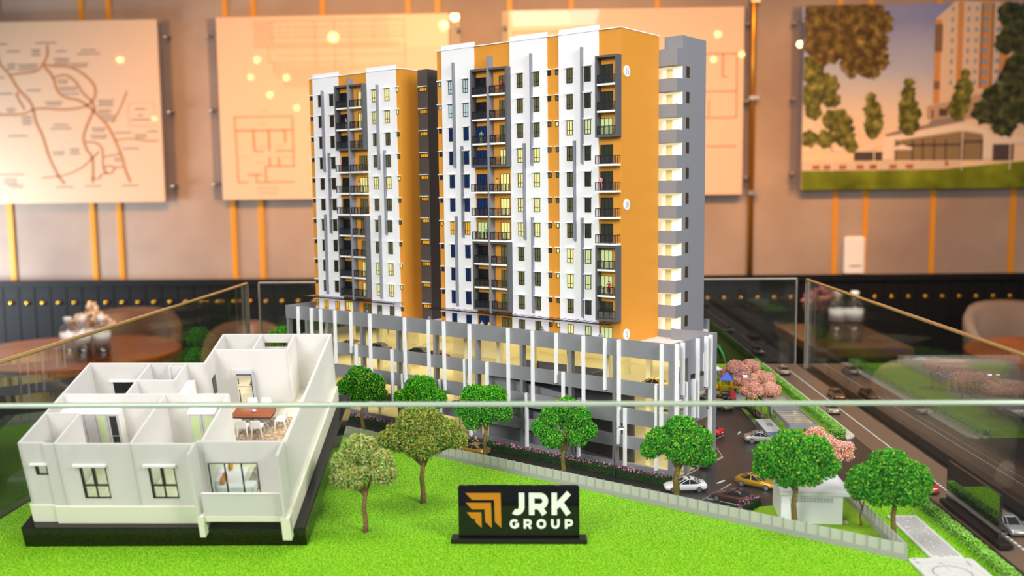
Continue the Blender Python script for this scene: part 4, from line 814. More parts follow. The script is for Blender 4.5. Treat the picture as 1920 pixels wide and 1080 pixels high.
# grey stair core of the right tower (tower coordinates)
sx0, sx1, y0, y1, y2 = 0.2788, 0.3029, 0.0844, 0.0986, 0.1587
def zz(z): return z-ZR
MB().box(sx0-0.03, sx1, y1, y2, 0, zz(0.4765)).box(sx0-0.0004, sx1, y1, y2, zz(0.4765), zz(0.498)).build('stair_core', M['grey'], TB)
MB().box(sx0, sx1-0.0015, y0+0.0015, y1, zz(0.470), zz(0.4765)).build('gallery_roof', M['grey'], TB); MB().box(sx0-0.002, sx0+0.02, y0+0.002, y1, zz(0.4765), zz(0.4785)).build('gallery_roof_slab', M['deck'], TB)
for k in range(11):
    a, b = zz(0.1622+0.03*k), zz(0.1775+0.03*k) if k < 10 else zz(0.482)
    MB().box(sx0, sx1, y0, y0+0.0015, a, b).box(sx1-0.0015, sx1, y0+0.0015, y1, a, b).build('gallery_parapet', M['grey'], TB)
    MB().box(sx0, sx1-0.0015, y0+0.0015, y1, a, a+0.002).build('gallery_floor', M['grey'], TB)
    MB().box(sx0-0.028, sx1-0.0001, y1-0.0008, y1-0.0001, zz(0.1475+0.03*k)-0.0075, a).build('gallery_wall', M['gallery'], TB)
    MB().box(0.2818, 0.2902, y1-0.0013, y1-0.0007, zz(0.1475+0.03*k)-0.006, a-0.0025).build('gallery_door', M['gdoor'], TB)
    MB().box(sx1, sx1+0.0004, 0.1080, 0.1152, zz(0.1497+0.03*k), zz(0.1628+0.03*k)).build('stair_window', M['brownpane'], TB)
MB().box(sx0, sx1, y0, y0+0.0015, 0, zz(0.1475)).box(sx1-0.0015, sx1, y0+0.0015, y1, 0, zz(0.1475)).build('gallery_parapet', M['grey'], TB)
# dark block of the left tower
db = MB().box(0.12, 0.2068, 0.0329, 0.085, 0, 0.4838-ZR).build('dark_block', M['brownblack'], TA)
for k in range(11):
    f = inst('louvre_window', LOUV, TA, (0.1990, 0.0329, zf(k)+0.0176)); inst('pane', pane_mesh(0.0140, 0.0054, 'amber'), f); inst('hood', HOOD[0.0155], TA, (0.1982, 0.0329, zf(k)+0.0238))

# ------------------------------------------------------------------ figures
def make_body(dress):
    me = D.meshes.new('person_body'); bm = bmesh.new(); sk = bm.verts.layers.skin.verify()
    J = {'pel': (0, 0, .92, .145), 'wai': (0, .01, 1.08, .13), 'che': (0, .01, 1.32, .155), 'nec': (0, 0, 1.48, .062), 'hea': (0, -.015, 1.60, .105), 'top': (0, 0, 1.72, .075),
         'shl': (-.19, 0, 1.40, .065), 'ell': (-.25, .03, 1.12, .048), 'hal': (-.22, -.09, .86, .04), 'shr': (.19, 0, 1.40, .065), 'elr': (.27, .02, 1.14, .048), 'har': (.18, -.16, .98, .04),
         'hil': (-.09, 0, .84, .10), 'knl': (-.10, -.02, .48, .075), 'anl': (-.10, .03, .08, .05), 'tol': (-.11, -.12, .03, .04), 'hir': (.09, 0, .84, .10), 'knr': (.11, -.05, .48, .075), 'anr': (.12, 0, .08, .05), 'tor': (.13, -.14, .03, .04)}
    V = {k: bm.verts.new(p[:3]) for k, p in J.items()}
    for k, v in V.items():
        r = J[k][3]
        if dress and k in ('knl', 'knr'): r = 0.15
        if dress and k in ('hil', 'hir'): r = 0.15
        v[sk].radius = (r, r*0.8)
        if k == 'pel': v[sk].use_root = True
    for a, b in ('pel wai', 'wai che', 'che nec', 'nec hea', 'hea top', 'che shl', 'shl ell', 'ell hal', 'che shr', 'shr elr', 'elr har', 'pel hil', 'hil knl', 'knl anl', 'anl tol', 'pel hir', 'hir knr', 'knr anr', 'anr tor') if False else [s.split() for s in ('pel wai', 'wai che', 'che nec', 'nec hea', 'hea top', 'che shl', 'shl ell', 'ell hal', 'che shr', 'shr elr', 'elr har', 'pel hil', 'hil knl', 'knl anl', 'anl tol', 'pel hir', 'hir knr', 'knr anr', 'anr tor')]:
        bm.edges.new((V[a], V[b]))
    bm.to_mesh(me); bm.free()
    o = D.objects.new('person_body', me); COL.objects.link(o)
    o.modifiers.new('skin', 'SKIN').use_smooth_shade = True; s = o.modifiers.new('sub', 'SUBSURF'); s.levels = 1; s.render_levels = 1
    dg = bpy.context.evaluated_depsgraph_get(); dg.update(); r = D.meshes.new_from_object(o.evaluated_get(dg)); D.objects.remove(o)
    return r
BODY = {False: make_body(False), True: make_body(True)}
PM = {}
def person(loc, rz, top, bottom, label, dress=False, s=0.0099, hair='hairp'):
    t = empty('person', loc, rz, label, 'person')
    me = BODY[dress].copy(); me.materials.clear()
    for c in (top, bottom):
        if c not in PM: PM[c] = mat('cloth_'+c, c, 0.8)
    me.materials.append(M['skinp']); me.materials.append(PM[top]); me.materials.append(PM[bottom])
    idx = []
    for p in me.polygons:
        z = p.center.z; x = abs(p.center.x)
        idx.append(0 if z > 1.46 or (x > 0.17 and z < 1.12 and z > 0.8) or (dress and z < 0.35) else 1 if z > 0.93 else 2)
    me.polygons.foreach_set('material_index', idx); me.transform(Matrix.Scale(s, 4)); inst('body', me, t)
    MB().sphere((0, 0.012*s, 1.66*s), 0.115*s, 0.125*s, 0.10*s, 10, 6).build('hair', M[hair], t, True)
    return t
DECK = ZR+0.0001
for bx, by, top, bot, lb, dr in ((-.366, .010, '77787C', '55565A', 'grey figure on the deck at the left foot of the right tower', False), (-.275, .009, 'A9ABAD', '8C8E92', 'pale grey figure on the deck under the canopy, beside the one in yellow', False), (-.264, .010, 'E8B010', 'D89C0C', 'figure in yellow on the deck under the canopy', True),
    (-.181, .009, '6E7076', '55565C', 'grey figure leaning on the parapet below the small windows', False), (-.099, .010, '7488B8', '3E62A8', 'figure in blue at the deck door near disc 5', False), (-.592, .012, 'B4B6BA', '8E9094', 'pale figure on the deck at the left end of the left tower', False),
    (-.522, .010, 'C8201C', 'A01814', 'figure in red on the deck in front of the left tower', True), (-.484, .010, '2E72C4', '2A62A8', 'figure in bright blue on the deck in front of the left tower', True), (-.459, .010, '7C7E84', '4A4C50', 'dark grey figure on the deck right of the blue one', False)):
    person(B(bx, by, DECK), PSI+0.3*((bx*100) % 3-1), top, bot, lb, dr)
for bx, by, k, top, bot, lb, dr in ((-.2515, .0245, 10, 'D22A30', 'B82028', 'figure in red on the top balcony of the right tower', True), (-.284, .0245, 8, '7CC49C', '5CA880', 'figure in pale green on a balcony in the dark upper frame', True), (-.259, .0235, 6, 'E0A418', 'C88C10', 'figure in yellow on an open balcony of the right tower', True), (-.1068, .0235, 6, 'E08A98', 'D07888', 'figure in pink on the rightmost balcony column', True),
    (-.2755, .0235, 4, '28A050', 'B8304C', 'figure in green and red on a left balcony of the right tower', True), (-.0965, .0245, 2, 'D8241C', 'B01C18', 'figure in red in the lower dark frame near disc 5', True)):
    person(B(bx, by, ZR+zf(k)+0.0001), PSI+0.5, top, bot, lb, dr, 0.0094)
for bx, by, k, top, bot, lb in ((-.5405, .0325, 9, 'A4A6AC', '8A8C92', 'light grey figure on an upper balcony of the left tower'), (-.5165, .0315, 6, '8EA8A4', '707478', 'grey-green figure on an open balcony of the left tower'), (-.509, .0325, 3, '54585C', '4A4E54', 'dark figure on a lower balcony of the left tower, left of another'), (-.504, .0325, 3, '6C6E74', '585A60', 'dark figure on a lower balcony of the left tower, right of another')):
    person(B(bx, by, ZR+zf(k)+0.0001), PSI-0.4, top, bot, lb, False, 0.0094)
# ------------------------------------------------------------------ cars
CS = 0.0445/4.5
def ring(x, zt, zb, hw): return [(x, -hw*.86, zb), (x, -hw, zb+.14), (x, -hw, zb+(zt-zb)*.55), (x, -hw*.95, zt-.07), (x, -hw*.80, zt), (x, 0, zt+.025), (x, hw*.80, zt), (x, hw*.95, zt-.07), (x, hw, zb+(zt-zb)*.55), (x, hw, zb+.14), (x, hw*.86, zb), (x, 0, zb)]
BODYR = [ring(*a) for a in ((-2.27, .62, .44, .62), (-2.22, .80, .32, .76), (-2.08, .92, .26, .84), (-1.6, .96, .23, .89), (-.8, .93, .2, .9), (.5, .91, .2, .9), (1.2, .86, .2, .9), (1.8, .76, .22, .87), (2.12, .66, .27, .78), (2.25, .54, .36, .64))]
def sect(z, xr, xf, hw): return [(xr, -hw*.72, z), (xr+.28, -hw, z), (xf-.35, -hw, z), (xf, -hw*.70, z), (xf, hw*.70, z), (xf-.35, hw, z), (xr+.28, hw, z), (xr, hw*.72, z)]
def sc(rs): return [[(p[0]*CS, p[1]*CS, p[2]*CS) for p in r] for r in rs]
CABG = MB().rings(sc([sect(.88, -1.78, 1.02, .80), sect(1.12, -1.42, .62, .735), sect(1.33, -.98, .20, .64)]), False, True).mesh('cabin_glass', M['carglass'])
WHL = MB().rings([[(math.cos(a)*r*CS, y*CS, math.sin(a)*r*CS) for a in [2*PI*i/16 for i in range(16)]] for y, r in ((-.11, .26), (-.11, .31), (.11, .31), (.11, .26))]).mesh('wheel', M['tyre'])
HUB = MB()
for i in range(5):
    a = 2*PI*i/5; HUB.box(0, .23*CS, -.004*CS, .012*CS, -.045*CS, .045*CS, Matrix.Rotation(a, 4, 'Y'))
HUB.rings([[(math.cos(a)*r*CS, y*CS, math.sin(a)*r*CS) for a in [2*PI*i/14 for i in range(14)]] for y, r in ((-.01, .24), (.006, .24), (.006, .20))]); HUB = HUB.mesh('hub', M['hub'])
LAMP_H = MB().box(-.03*CS, .03*CS, -.13*CS, .13*CS, -.055*CS, .055*CS).mesh('headlight', M['head']); LAMP_T = MB().box(-.03*CS, .03*CS, -.14*CS, .14*CS, -.05*CS, .05*CS).mesh('tail_light', M['tail']); PLT = MB().box(-.012*CS, .012*CS, -.24*CS, .24*CS, -.06*CS, .06*CS).mesh('number_plate', M['plate'])
BMP = MB().rings(sc([[(x, y, z) for x, y in ((-2.30, -.66), (-2.1, -.86), (-1.95, -.86), (-1.95, .86), (-2.1, .86), (-2.30, .66))] for z in (.24, .36)])).mesh('bumper', M['tyre'])
CARM = {}
def car(loc, rz, col, label):
    t = empty('car', loc, rz, label, 'car')
    if col not in CARM:
        bmh = MB().rings(sc(BODYR)).mesh('body', M['car_'+col], True)
        rf = MB().rings(sc([sect(1.32, -1.0, .22, .645), sect(1.38, -.82, .02, .56), sect(1.395, -.6, -.15, .40)])).mesh('roof', M['car_'+col], True)
        pl = MB()
        for sy in (-1, 1):
            for a, b in (((-1.76, .60, .9), (-.97, .47, 1.33)), ((-1.48, .80, .9), (-.72, .64, 1.33)), ((1.0, .58, .9), (.19, .46, 1.33)), ((.66, .80, .9), (-.14, .64, 1.33)), ((-.33, .805, .9), (-.38, .655, 1.33))):
                pl.tube([tuple(Vector((p[0], p[1]*sy, p[2]))*CS) for p in (a, b)], .042*CS, 5)
        CARM[col] = (bmh, rf, pl.mesh('pillars', M['car_'+col]))
    b, r, p = CARM[col]
    inst('body', b, t); inst('roof', r, t); inst('pillars', p, t); inst('cabin_glass', CABG, t); inst('bumper', BMP, t)
    for sx in (-1.36, 1.40):
        for sy in (-1, 1):
            w = inst('wheel', WHL, t, (sx*CS, sy*.82*CS, .31*CS)); h = inst('hub', HUB, w, (0, sy*.112*CS, 0)); h.rotation_euler = (0, 0, PI if sy < 0 else 0)
    for sy in (-1, 1):
        inst('headlight', LAMP_H, t, (2.12*CS, sy*.58*CS, .56*CS), -sy*-0.35); inst('tail_light', LAMP_T, t, (-2.235*CS, sy*.56*CS, .70*CS), sy*-0.2)
    inst('number_plate', PLT, t, (-2.275*CS, 0, .54*CS))
    for sy in (-1, 1): MB().box(.52*CS, .66*CS, sy*.98*CS-.09*CS, sy*.98*CS+.05*CS, .93*CS, 1.05*CS).build('mirror', M['car_'+col], t)
    return t
A0 = PSI+PI
def wp(x, y, z=0.0): return Vector((x, y, ZG+z))
car(wp(0.1455, 0.990), PI+0.06, 'white', 'white car behind the fence, at the trunk of the bright green tree')
car(wp(0.189, 0.953), A0, 'brown', 'brown car in a bay beside the pink flowering planter')
car(wp(0.2235, 1.003), PSI+0.04, 'gold', 'golden car in the bay against the white hut')
car(wp(0.270, 1.183), -0.12, 'silver', 'silver car at the gate beside the grey box')
car(wp(0.166, 1.081), A0, 'silver', 'silver car half under the corner of the podium')
car(B(-0.068, 0.205)+EX*0.006, A0, 'red', 'red car in the bay at the back corner of the podium')
car(wp(0.250, 1.366), -1.0, 'tan', 'tan car driving round the back of the podium')
car(gp(884, 852)+EY*0.004, A0, 'gold', 'golden car behind the fence, on the drive left of the lamp post')
car(wp(0.4040, 1.627), PI/2, 'tan', 'tan car farthest away on the road')
car(wp(0.4375, 1.436), -PI/2, 'copper', 'copper brown car on the road facing us')
car(wp(0.4010, 1.343), PI/2, 'tan', 'tan car on the road beside the copper one, seen from behind')
car(wp(0.3950, 0.992), PI/2, 'red', 'red car on the near road beside the black panel')
car(wp(0.4270, 0.872), -PI/2, 'silver', 'silver car at the right edge of the picture, facing us')
def pcar(px, py, f, rz, col, label):
    p = at_z(px, py, ZG+FLOORS[f]); car(p, rz, col, label)
pcar(1222, 730, 3, A0+0.12, 'yellow', 'olive yellow car at the right end of the top parking level')
car(B(-0.532, 0.020, FLOORS[3]), A0, 'yellow', 'yellow car at the left end of the top parking level'); car(B(-0.476, 0.020, FLOORS[3]), A0, 'grey', 'grey car on the top parking level, behind the second column')
car(B(-0.402, 0.024, FLOORS[3]), A0, 'dark', 'dark car on the top parking level beside the red one'); car(B(-0.366, 0.018, FLOORS[3]), A0, 'red', 'red car on the top parking level')
car(B(-0.030, 0.060, FLOORS[2]), A0+0.1, 'silver', 'pale car on the third parking level at the right end'); car(B(-0.022, 0.088, FLOORS[2]), A0, 'dark', 'dark car on the third parking level behind the pale one')
car(B(-0.434, 0.024, FLOORS[1]), A0, 'yellow', 'yellow car on the second parking level behind the first tree'); car(B(-0.330, 0.024, FLOORS[1]), A0, 'tan', 'tan car on the second parking level behind the half hidden tree')

# ------------------------------------------------------------------ street lamps, hut, shelters, playground
def street_lamp(loc, h, rz, label):
    t = empty('street_lamp', loc, rz, label, 'lamp')
    MB().tube([(0, 0, 0), (0, 0, h)], [0.0009, 0.0006], 8).build('pole', M['dgrey'], t, True); MB().box(0, 0.007, -0.0003, 0.0003, h-0.0045, h-0.0038).build('arm', M['steel'], t)
    MB().box(0.0055, 0.0105, -0.0018, 0.0018, h-0.0040, h-0.0028).build('lamp_head', M['dgrey'], t); MB().box(0.0058, 0.0102, -0.0016, 0.0016, h-0.0056, h-0.0041).build('diffuser', M['lampwhite'], t)
street_lamp(wp(0.0742, 1.0354), 0.0595, 0.2, 'thin street lamp in front of the podium, left of the bright green tree')
street_lamp(wp(-0.1075, 1.150), 0.0595, 0.2, 'thin street lamp with its pole at the golden car on the drive')
street_lamp(wp(0.2950, 1.372), 0.052, PI, 'thin dark street lamp in front of the pink trees')
hut = empty('guard_hut', (0.2215, 0.8885, ZG), -0.09, 'small white flat-roofed hut inside the fence corner', 'building')
MB().box(0, 0.0565, 0, 0.054, 0, 0.0285).build('walls', M['white'], hut)
MB().box(-0.0015, 0.0625, -0.0025, 0.0555, 0.0287, 0.0292).box(-0.0015, 0.0625, -0.0025, -0.001, 0.0292, 0.0325).box(-0.0015, 0, -0.001, 0.0555, 0.0292, 0.0325).box(0.061, 0.0625, -0.001, 0.0555, 0.0292, 0.0325).box(0, 0.061, 0.054, 0.0555, 0.0292, 0.0325).build('roof_upstand', M['white'], hut)
MB().box(0, 0.061, -0.001, 0.054, 0.0292, 0.0322).build('roof', M['cap'], hut)
vg = MB()
for r_ in range(3):
    for c in range(13): vg.box(0.008+c*0.0031, 0.0104+c*0.0031, -0.0004, 0.0002, 0.0222+r_*0.0015, 0.0229+r_*0.0015)
vg.build('vent_slots', M['fence'], hut)['kind'] = 'stuff'
MB().box(0.055, 0.063, 0.004, 0.012, 0, 0.0012).build('step', M['paver'], hut)
def shelter(x0, x1, y0, y1, z, label):
    t = empty('shelter', ((x0+x1)/2, (y0+y1)/2, ZG), 0, label, 'shelter'); w, d = (x1-x0)/2, (y1-y0)/2; e = 0.0016
    MB().box(-w, w, -d, -d+e, z-0.005, z).box(-w, w, d-e, d, z-0.005, z).box(-w, -w+e, -d+e, d-e, z-0.005, z).box(w-e, w, -d+e, d-e, z-0.005, z).build('roof_frame', M['fingrey'], t)
    M['slat'] = M.get('slat') or mat('shelter_slat', 'E6DCCF', 0.3)
    sl = MB().box(-w+e, w-e, -d/16, d/16, z-0.0022, z-0.0012).mesh('slat', M['slat'])
    for i in range(7): inst('slat', sl, t, (0, -d+2*d*(i+0.75)/7.5, 0))
    MB().box(-0.0006, 0.0006, -d+e, d-e, z-0.0034, z-0.0024).build('beam', M['fingrey'], t)
    MB().box(-w+e, w-e, -d+e, d-e, z-0.0012, z-0.0008).build('roof_glass', M['clear'], t)
    for sx, sy in ((-1, -0.55), (-1, 0.6), (0.2, -0.8), (0.2, 0.6)): MB().box(sx*w*0.93-0.001, sx*w*0.93+0.001, sy*d-0.001, sy*d+0.001, 0, z-0.005).build('post', M['fingrey'], t)
shelter(0.2950, 0.3305, 1.151, 1.236, 0.030, 'nearer grey shelter with a slatted glass roof')
shelter(0.2950, 0.3320, 1.248, 1.322, 0.030, 'farther grey shelter with a slatted glass roof')
t = empty('guard_box', (0.284, 1.211, ZG), 0, 'low pale grey block with a blue sign beside the gate', 'box')
MB().box(-0.0095, 0.0085, -0.031, 0.030, 0, 0.0138).build('walls', M['fingrey'], t); MB().box(-0.0105, 0.0095, -0.032, 0.031, 0.0138, 0.0150).build('roof', mat('roof_grey', 'BEBFC2', 0.6), t); MB().box(-0.002, 0.004, -0.006, 0.004, 0.0150, 0.0162).build('roof_hatch', M['fingrey'], t)
sg = MB().box(-0.0065, 0.0015, -0.0334, -0.032, 0.004, 0.0105).build('sign', mat('sign_blue', '2F6FD8', 0.5), t); MB().box(-0.0055, -0.0015, -0.0337, -0.0334, 0.005, 0.0095).build('sign_mark', M['white'], sg)
M['pyel'] = mat('toy_yellow', 'E9BE0A', 0.4); M['pblue'] = mat('toy_blue', '2346C8', 0.4); M['pred'] = mat('toy_red', 'C8221E', 0.4)
pg_ = empty('playground_frame', gp(1360, 742)+Vector((0, 0, 0.0011)), PSI*0.4, 'yellow climbing frame with two blue pyramid roofs and a red slide', 'playground')
MB().lathe([(0.030, 0), (0.030, 0.0008)], n=24).build('base_pad', mat('pad_grey', 'A2A6AC', 0.8), pg_)
for cx, cy, z in ((0.002, -0.006, 0.0205), (0.010, 0.014, 0.0255)):
    MB().rings([[(cx-.0085, cy-.0085, z), (cx+.0085, cy-.0085, z), (cx+.0085, cy+.0085, z), (cx-.0085, cy+.0085, z)], [(cx-.0003, cy-.0003, z+.0085), (cx+.0003, cy-.0003, z+.0085), (cx+.0003, cy+.0003, z+.0085), (cx-.0003, cy+.0003, z+.0085)]]).build('pyramid_roof', M['pblue'], pg_)
    for sx in (-1, 1):
        for sy in (-1, 1): MB().box(cx+sx*.0068-.0011, cx+sx*.0068+.0011, cy+sy*.0068-.0011, cy+sy*.0068+.0011, 0.0008, z).build('post', M['pyel'], pg_)
    MB().box(cx-.0075, cx+.0075, cy-.0075, cy+.0075, 0.0065, 0.0075).build('platform', M['pblue'], pg_)
    pn = MB().box(cx-.0056, cx+.0056, cy-.0078, cy-.0066, 0.0078, 0.0092).box(cx-.0056, cx+.0056, cy-.0078, cy-.0066, 0.0130, 0.0145)
    for i in range(6): pn.box(cx-.0056+i*.00205, cx-.0046+i*.00205, cy-.0078, cy-.0066, 0.0092, 0.013)
    pn.build('panel', M['pyel'], pg_); MB().box(cx-.0078, cx-.0066, cy-.0056, cy+.0056, 0.0078, 0.0145).build('panel', M['pyel'], pg_)
MB().tube([(-0.024, -0.008, 0.0105), (-0.006, -0.008, 0.0105)], 0.0045, 12).build('tunnel', M['pyel'], pg_, True); MB().cyl((-0.0145, -0.0128, 0.0105), (0, 1, 0), 0.0026, 0.001, 14).build('tunnel_window', M['pred'], pg_)
for x in (-0.022, -0.014): MB().box(x-.001, x+.001, -0.009, -0.007, 0.0008, 0.008).build('post', M['pyel'], pg_)
MB().rings([[(0.006, -0.014, 0.0075), (0.012, -0.014, 0.0075), (0.012, -0.014, 0.0092), (0.006, -0.014, 0.0092)], [(0.008, -0.026, 0.0010), (0.014, -0.026, 0.0010), (0.014, -0.026, 0.0027), (0.008, -0.026, 0.0027)]]).build('slide', M['pred'], pg_)
for i in range(3): MB().tube([(0.019, 0.004, 0.005+i*.0045), (0.0225, 0.004, 0.006+i*.0045), (0.0225, 0.004, 0.0085+i*.0045), (0.019, 0.004, 0.0085+i*.0045)], 0.0006, 6).build('climbing_loop', M['pyel'], pg_)

pg_.scale = (1.3, 1.3, 1.3)
# ------------------------------------------------------------------ company sign, black side panel, plaques
sg = empty('company_sign', (-0.0262, 0.838, ZG+0.0012), 0, 'black glossy stand with an ochre chevron emblem and the words JRK GROUP', 'sign')
MB().bbox(-0.0615, 0.0615, -0.0068, 0.0072, 0, 0.0044, 0.0006).build('base', M['blacks'], sg)
rr = 0.0024; x0, x1, zt = -0.0547, 0.0547, 0.0525
op = [(x0, 0.0040), (x1, 0.0040)]+[(x1-rr+rr*math.cos(a), zt-rr+rr*math.sin(a)) for a in [PI/2*i/6 for i in range(7)]]+[(x0+rr+rr*math.cos(a), zt-rr+rr*math.sin(a)) for a in [PI/2+PI/2*i/6 for i in range(7)]]
MB().prism(op, -0.0012, 0.0012, Matrix(((1, 0, 0, 0), (0, 0, -1, 0), (0, 1, 0, 0), (0, 0, 0, 1)))).build('board', M['blackg'], sg)
k = 0.1094/1622; kz = 0.0487/695
SM = Matrix(((k, 0, 0, x0-130*k), (0, 0, -0.0001, -0.00125), (0, -kz, 0, zt+150*kz), (0, 0, 0, 1)))
em = MB()
for pl in ([(228, 248), (700, 248), (706, 712), (620, 632), (613, 340), (318, 340)], [(232, 378), (570, 378), (577, 712), (490, 632), (485, 465), (315, 465)], [(243, 505), (438, 505), (442, 712), (355, 632), (355, 590), (312, 590)]):
    em.add([SM @ Vector((a, b, z)) for z in (0, 2) for a, b in pl], [(0, 5, 4, 3, 2, 1), (6, 7, 8, 9, 10, 11)]+[(i, (i+1) % 6, 6+(i+1) % 6, 6+i) for i in range(6)])
em.build('emblem', M['signgold'], sg)
def arc(cx, cy, r, a0, a1, n=14, ry=None): return [(cx+r*math.cos(math.radians(a0+(a1-a0)*i/n)), cy+(ry or r)*math.sin(math.radians(a0+(a1-a0)*i/n))) for i in range(n+1)]
def letters(name, strokes, w):
    mb = MB()
    for i, st in enumerate(strokes): stroke2(mb, st, w, SM, 2+0.15*i)
    mb.build(name, M['signwhite'], sg)
letters('letter_j', [[(981, 243), (981, 430)]+arc(915, 430, 66, 0, 128, 14, 73)], 76)
letters('letter_r', [[(1114, 243), (1114, 540)], [(1110, 281), (1215, 281)]+arc(1222, 354, 76, -80, 80, 14, 73)+[(1215, 427), (1110, 427)], [(1212, 420), (1288, 530)]], 75)
letters('letter_k', [[(1417, 243), (1417, 540)], [(1614, 246), (1440, 430)], [(1500, 372), (1608, 532)]], 74)
letters('letter_g', [list(reversed(arc(882, 657, 47, 45, 318, 22))), [(925, 652), (925, 700)], [(890, 662), (943, 662)]], 35)
letters('letter_r', [[(1022, 593), (1022, 721)], [(1020, 610), (1068, 610)]+arc(1068, 640, 30, -85, 85, 10)+[(1020, 670)], [(1064, 668), (1102, 722)]], 34)
letters('letter_o', [arc(1243, 657, 48, 0, 358, 26)], 36)
letters('letter_u', [[(1390, 593), (1390, 655)]+list(reversed(arc(1430, 662, 41, 0, 180, 14)))+[(1471, 655), (1471, 593)]], 36)
letters('letter_p', [[(1574, 593), (1574, 721)], [(1572, 610), (1620, 610)]+arc(1618, 642, 32, -85, 85, 10)+[(1572, 674)]], 35)
sp = empty('black_sign', (0.3985, 0.882, ZG+0.0024), 0, 'plain black glossy panel on a black foot beside the near road, mirroring the hedge', 'sign')
MB().bbox(-0.0055, 0.0065, -0.0645, 0.0640, 0, 0.0042, 0.0004).build('base', M['blacks'], sp)
y0, y1, zt = -0.0525, 0.0575, 0.0445
op = [(y0, 0.004), (y1, 0.004)]+[(y1-rr+rr*math.cos(a), zt-rr+rr*math.sin(a)) for a in [PI/2*i/6 for i in range(7)]]+[(y0+rr+rr*math.cos(a), zt-rr+rr*math.sin(a)) for a in [PI/2+PI/2*i/6 for i in range(7)]]
M['mirrorblack'] = mat('mirror_black_acrylic', '0C0A0A', 0.03, spec=1.0, coat=1.0); M['slabblack'] = mat('slab_black', '120E0B', 0.08, spec=0.55)
MB().prism(op, -0.0014, 0.0014, Matrix(((0, 0, 1, 0), (1, 0, 0, 0), (0, 1, 0, 0), (0, 0, 0, 1)))).build('board', M['mirrorblack'], sp)
def rrect(x0, x1, y0, y1, r):
    out = []
    for cx, cy, a in ((x1-r, y0+r, -90), (x1-r, y1-r, 0), (x0+r, y1-r, 90), (x0+r, y0+r, 180)): out += [(cx+r*math.cos(math.radians(a+15*i)), cy+r*math.sin(math.radians(a+15*i))) for i in range(7)]
    return out
M['plaque'] = mat('plaque_white', 'EDEBE8', 0.18, coat=0.6)
pq = empty('text_plaque', (0, 0, ZG+0.0013), 0, 'white plaque covered in rows of small grey print, lying on the near lawn', 'plaque')
MB().prism(rrect(0.3265, 0.3545, 0.7985, 0.9040, 0.0012), 0, 0.0016).build('plate', M['plaque'], pq)
tx = MB(); r = random.Random(5)
for c in range(11):
    x = 0.3305+c*0.00205; y = 0.9005-0.004*(c % 3 == 2)
    while y > 0.803:
        L = 0.0016+0.0034*r.random(); tx.box(x-0.00045, x+0.00045, y-L, y, 0.0016, 0.00168); y -= L+0.0011+(0.003 if r.random() < 0.06 else 0)
tx.build('printed_text', M['ink'], pq)['kind'] = 'stuff'
cq = empty('compass_plaque', (0, 0, ZG+0.0013), 0, 'white plaque printed with a compass dial, cut off by the lower right edge', 'plaque')
MB().prism(rrect(0.3060, 0.3600, 0.742, 0.7965, 0.0035), 0, 0.0017).build('plate', M['plaque'], cq)
cm_ = MB(); I4 = Matrix.Translation((0, 0, 0.00176)); cx, cy = 0.3305, 0.7645
stroke2(cm_, arc(cx, cy, 0.0150, 0, 354, 40), 0.0010, I4, closed=True); stroke2(cm_, arc(cx, cy, 0.0245, 0, 354, 48), 0.0002, I4, closed=True)
for i in range(24):
    a = 2*PI*i/24; stroke2(cm_, [(cx+0.0172*math.cos(a), cy+0.0172*math.sin(a)), (cx+0.0186*math.cos(a), cy+0.0186*math.sin(a))], 0.0006, I4)
for a in (0, PI/2, PI, 1.5*PI): stroke2(cm_, [(cx+0.004*math.cos(a), cy+0.004*math.sin(a)), (cx+0.019*math.cos(a), cy+0.019*math.sin(a))], 0.0003, I4)
cm_.build('dial', M['ink'], cq)
lt = MB()
stroke2(lt, [(0.3092, 0.7855), (0.3124, 0.7855), (0.3092, 0.7882), (0.3124, 0.7882)], 0.0006, I4)          # the N, lying on its side
stroke2(lt, [(0.3282, 0.7862), (0.3289, 0.7845), (0.3295, 0.7858), (0.3301, 0.7845), (0.3308, 0.7862)], 0.0005, I4)
for i, L in enumerate((0.0015, 0.0022, 0.0018, 0.0022, 0.0016)): stroke2(lt, [(0.3536, 0.7895-i*0.0022), (0.3536-L*0.9, 0.7895-i*0.0022), (0.3536-L*0.9, 0.7882-i*0.0022)], 0.0005, I4)
stroke2(lt, [(0.3086, 0.7938), (0.3100, 0.7926), (0.3114, 0.7936), (0.3106, 0.7946), (0.3094, 0.7930), (0.3116, 0.7922)], 0.0005, I4)
lt.build('lettering', M['inkdark'], cq)

# ------------------------------------------------------------------ tilted cutaway flat on its black slab
UR = Matrix(((0.99969, -0.0201, 0.0145), (0.0235, 0.95512, -0.2951), (-0.008, 0.2954, 0.95533))); UO = Vector((-0.4741, 0.8160, ZC-0.29825))
URQ = UR.to_quaternion()
def UP(x, y, z): return UO+UR @ Vector((x, y, z))
def uthing(name, x, y, z, rz, label, cat, group=None):
    t = empty(name, UP(x, y, z), 0, label, cat, group); t.rotation_mode = 'QUATERNION'; t.rotation_quaternion = URQ @ Euler((0, 0, rz)).to_quaternion(); return t
FZ = 0.0165; HW = 0.0822
st = uthing('display_slab', 0, 0, 0, 0, 'black satin slab tilted towards us, carrying the cutaway flat', 'stand')
MB().box(0, 0.2569, 0, 0.2419, -0.021, 0).build('slab', M['slabblack'], st, bevel=0.0008)
for x in (0.04, 0.20): MB().box(x-0.015, x+0.015, 0.10, 0.20, -0.0575 if False else -0.030-0.010, -0.021).build('foot', M['blacks'], st)
wd = MB().prism([(0.02, 0.02), (0.225, 0.02), (0.225, 0.215), (0.02, 0.215)], 0, 1).v
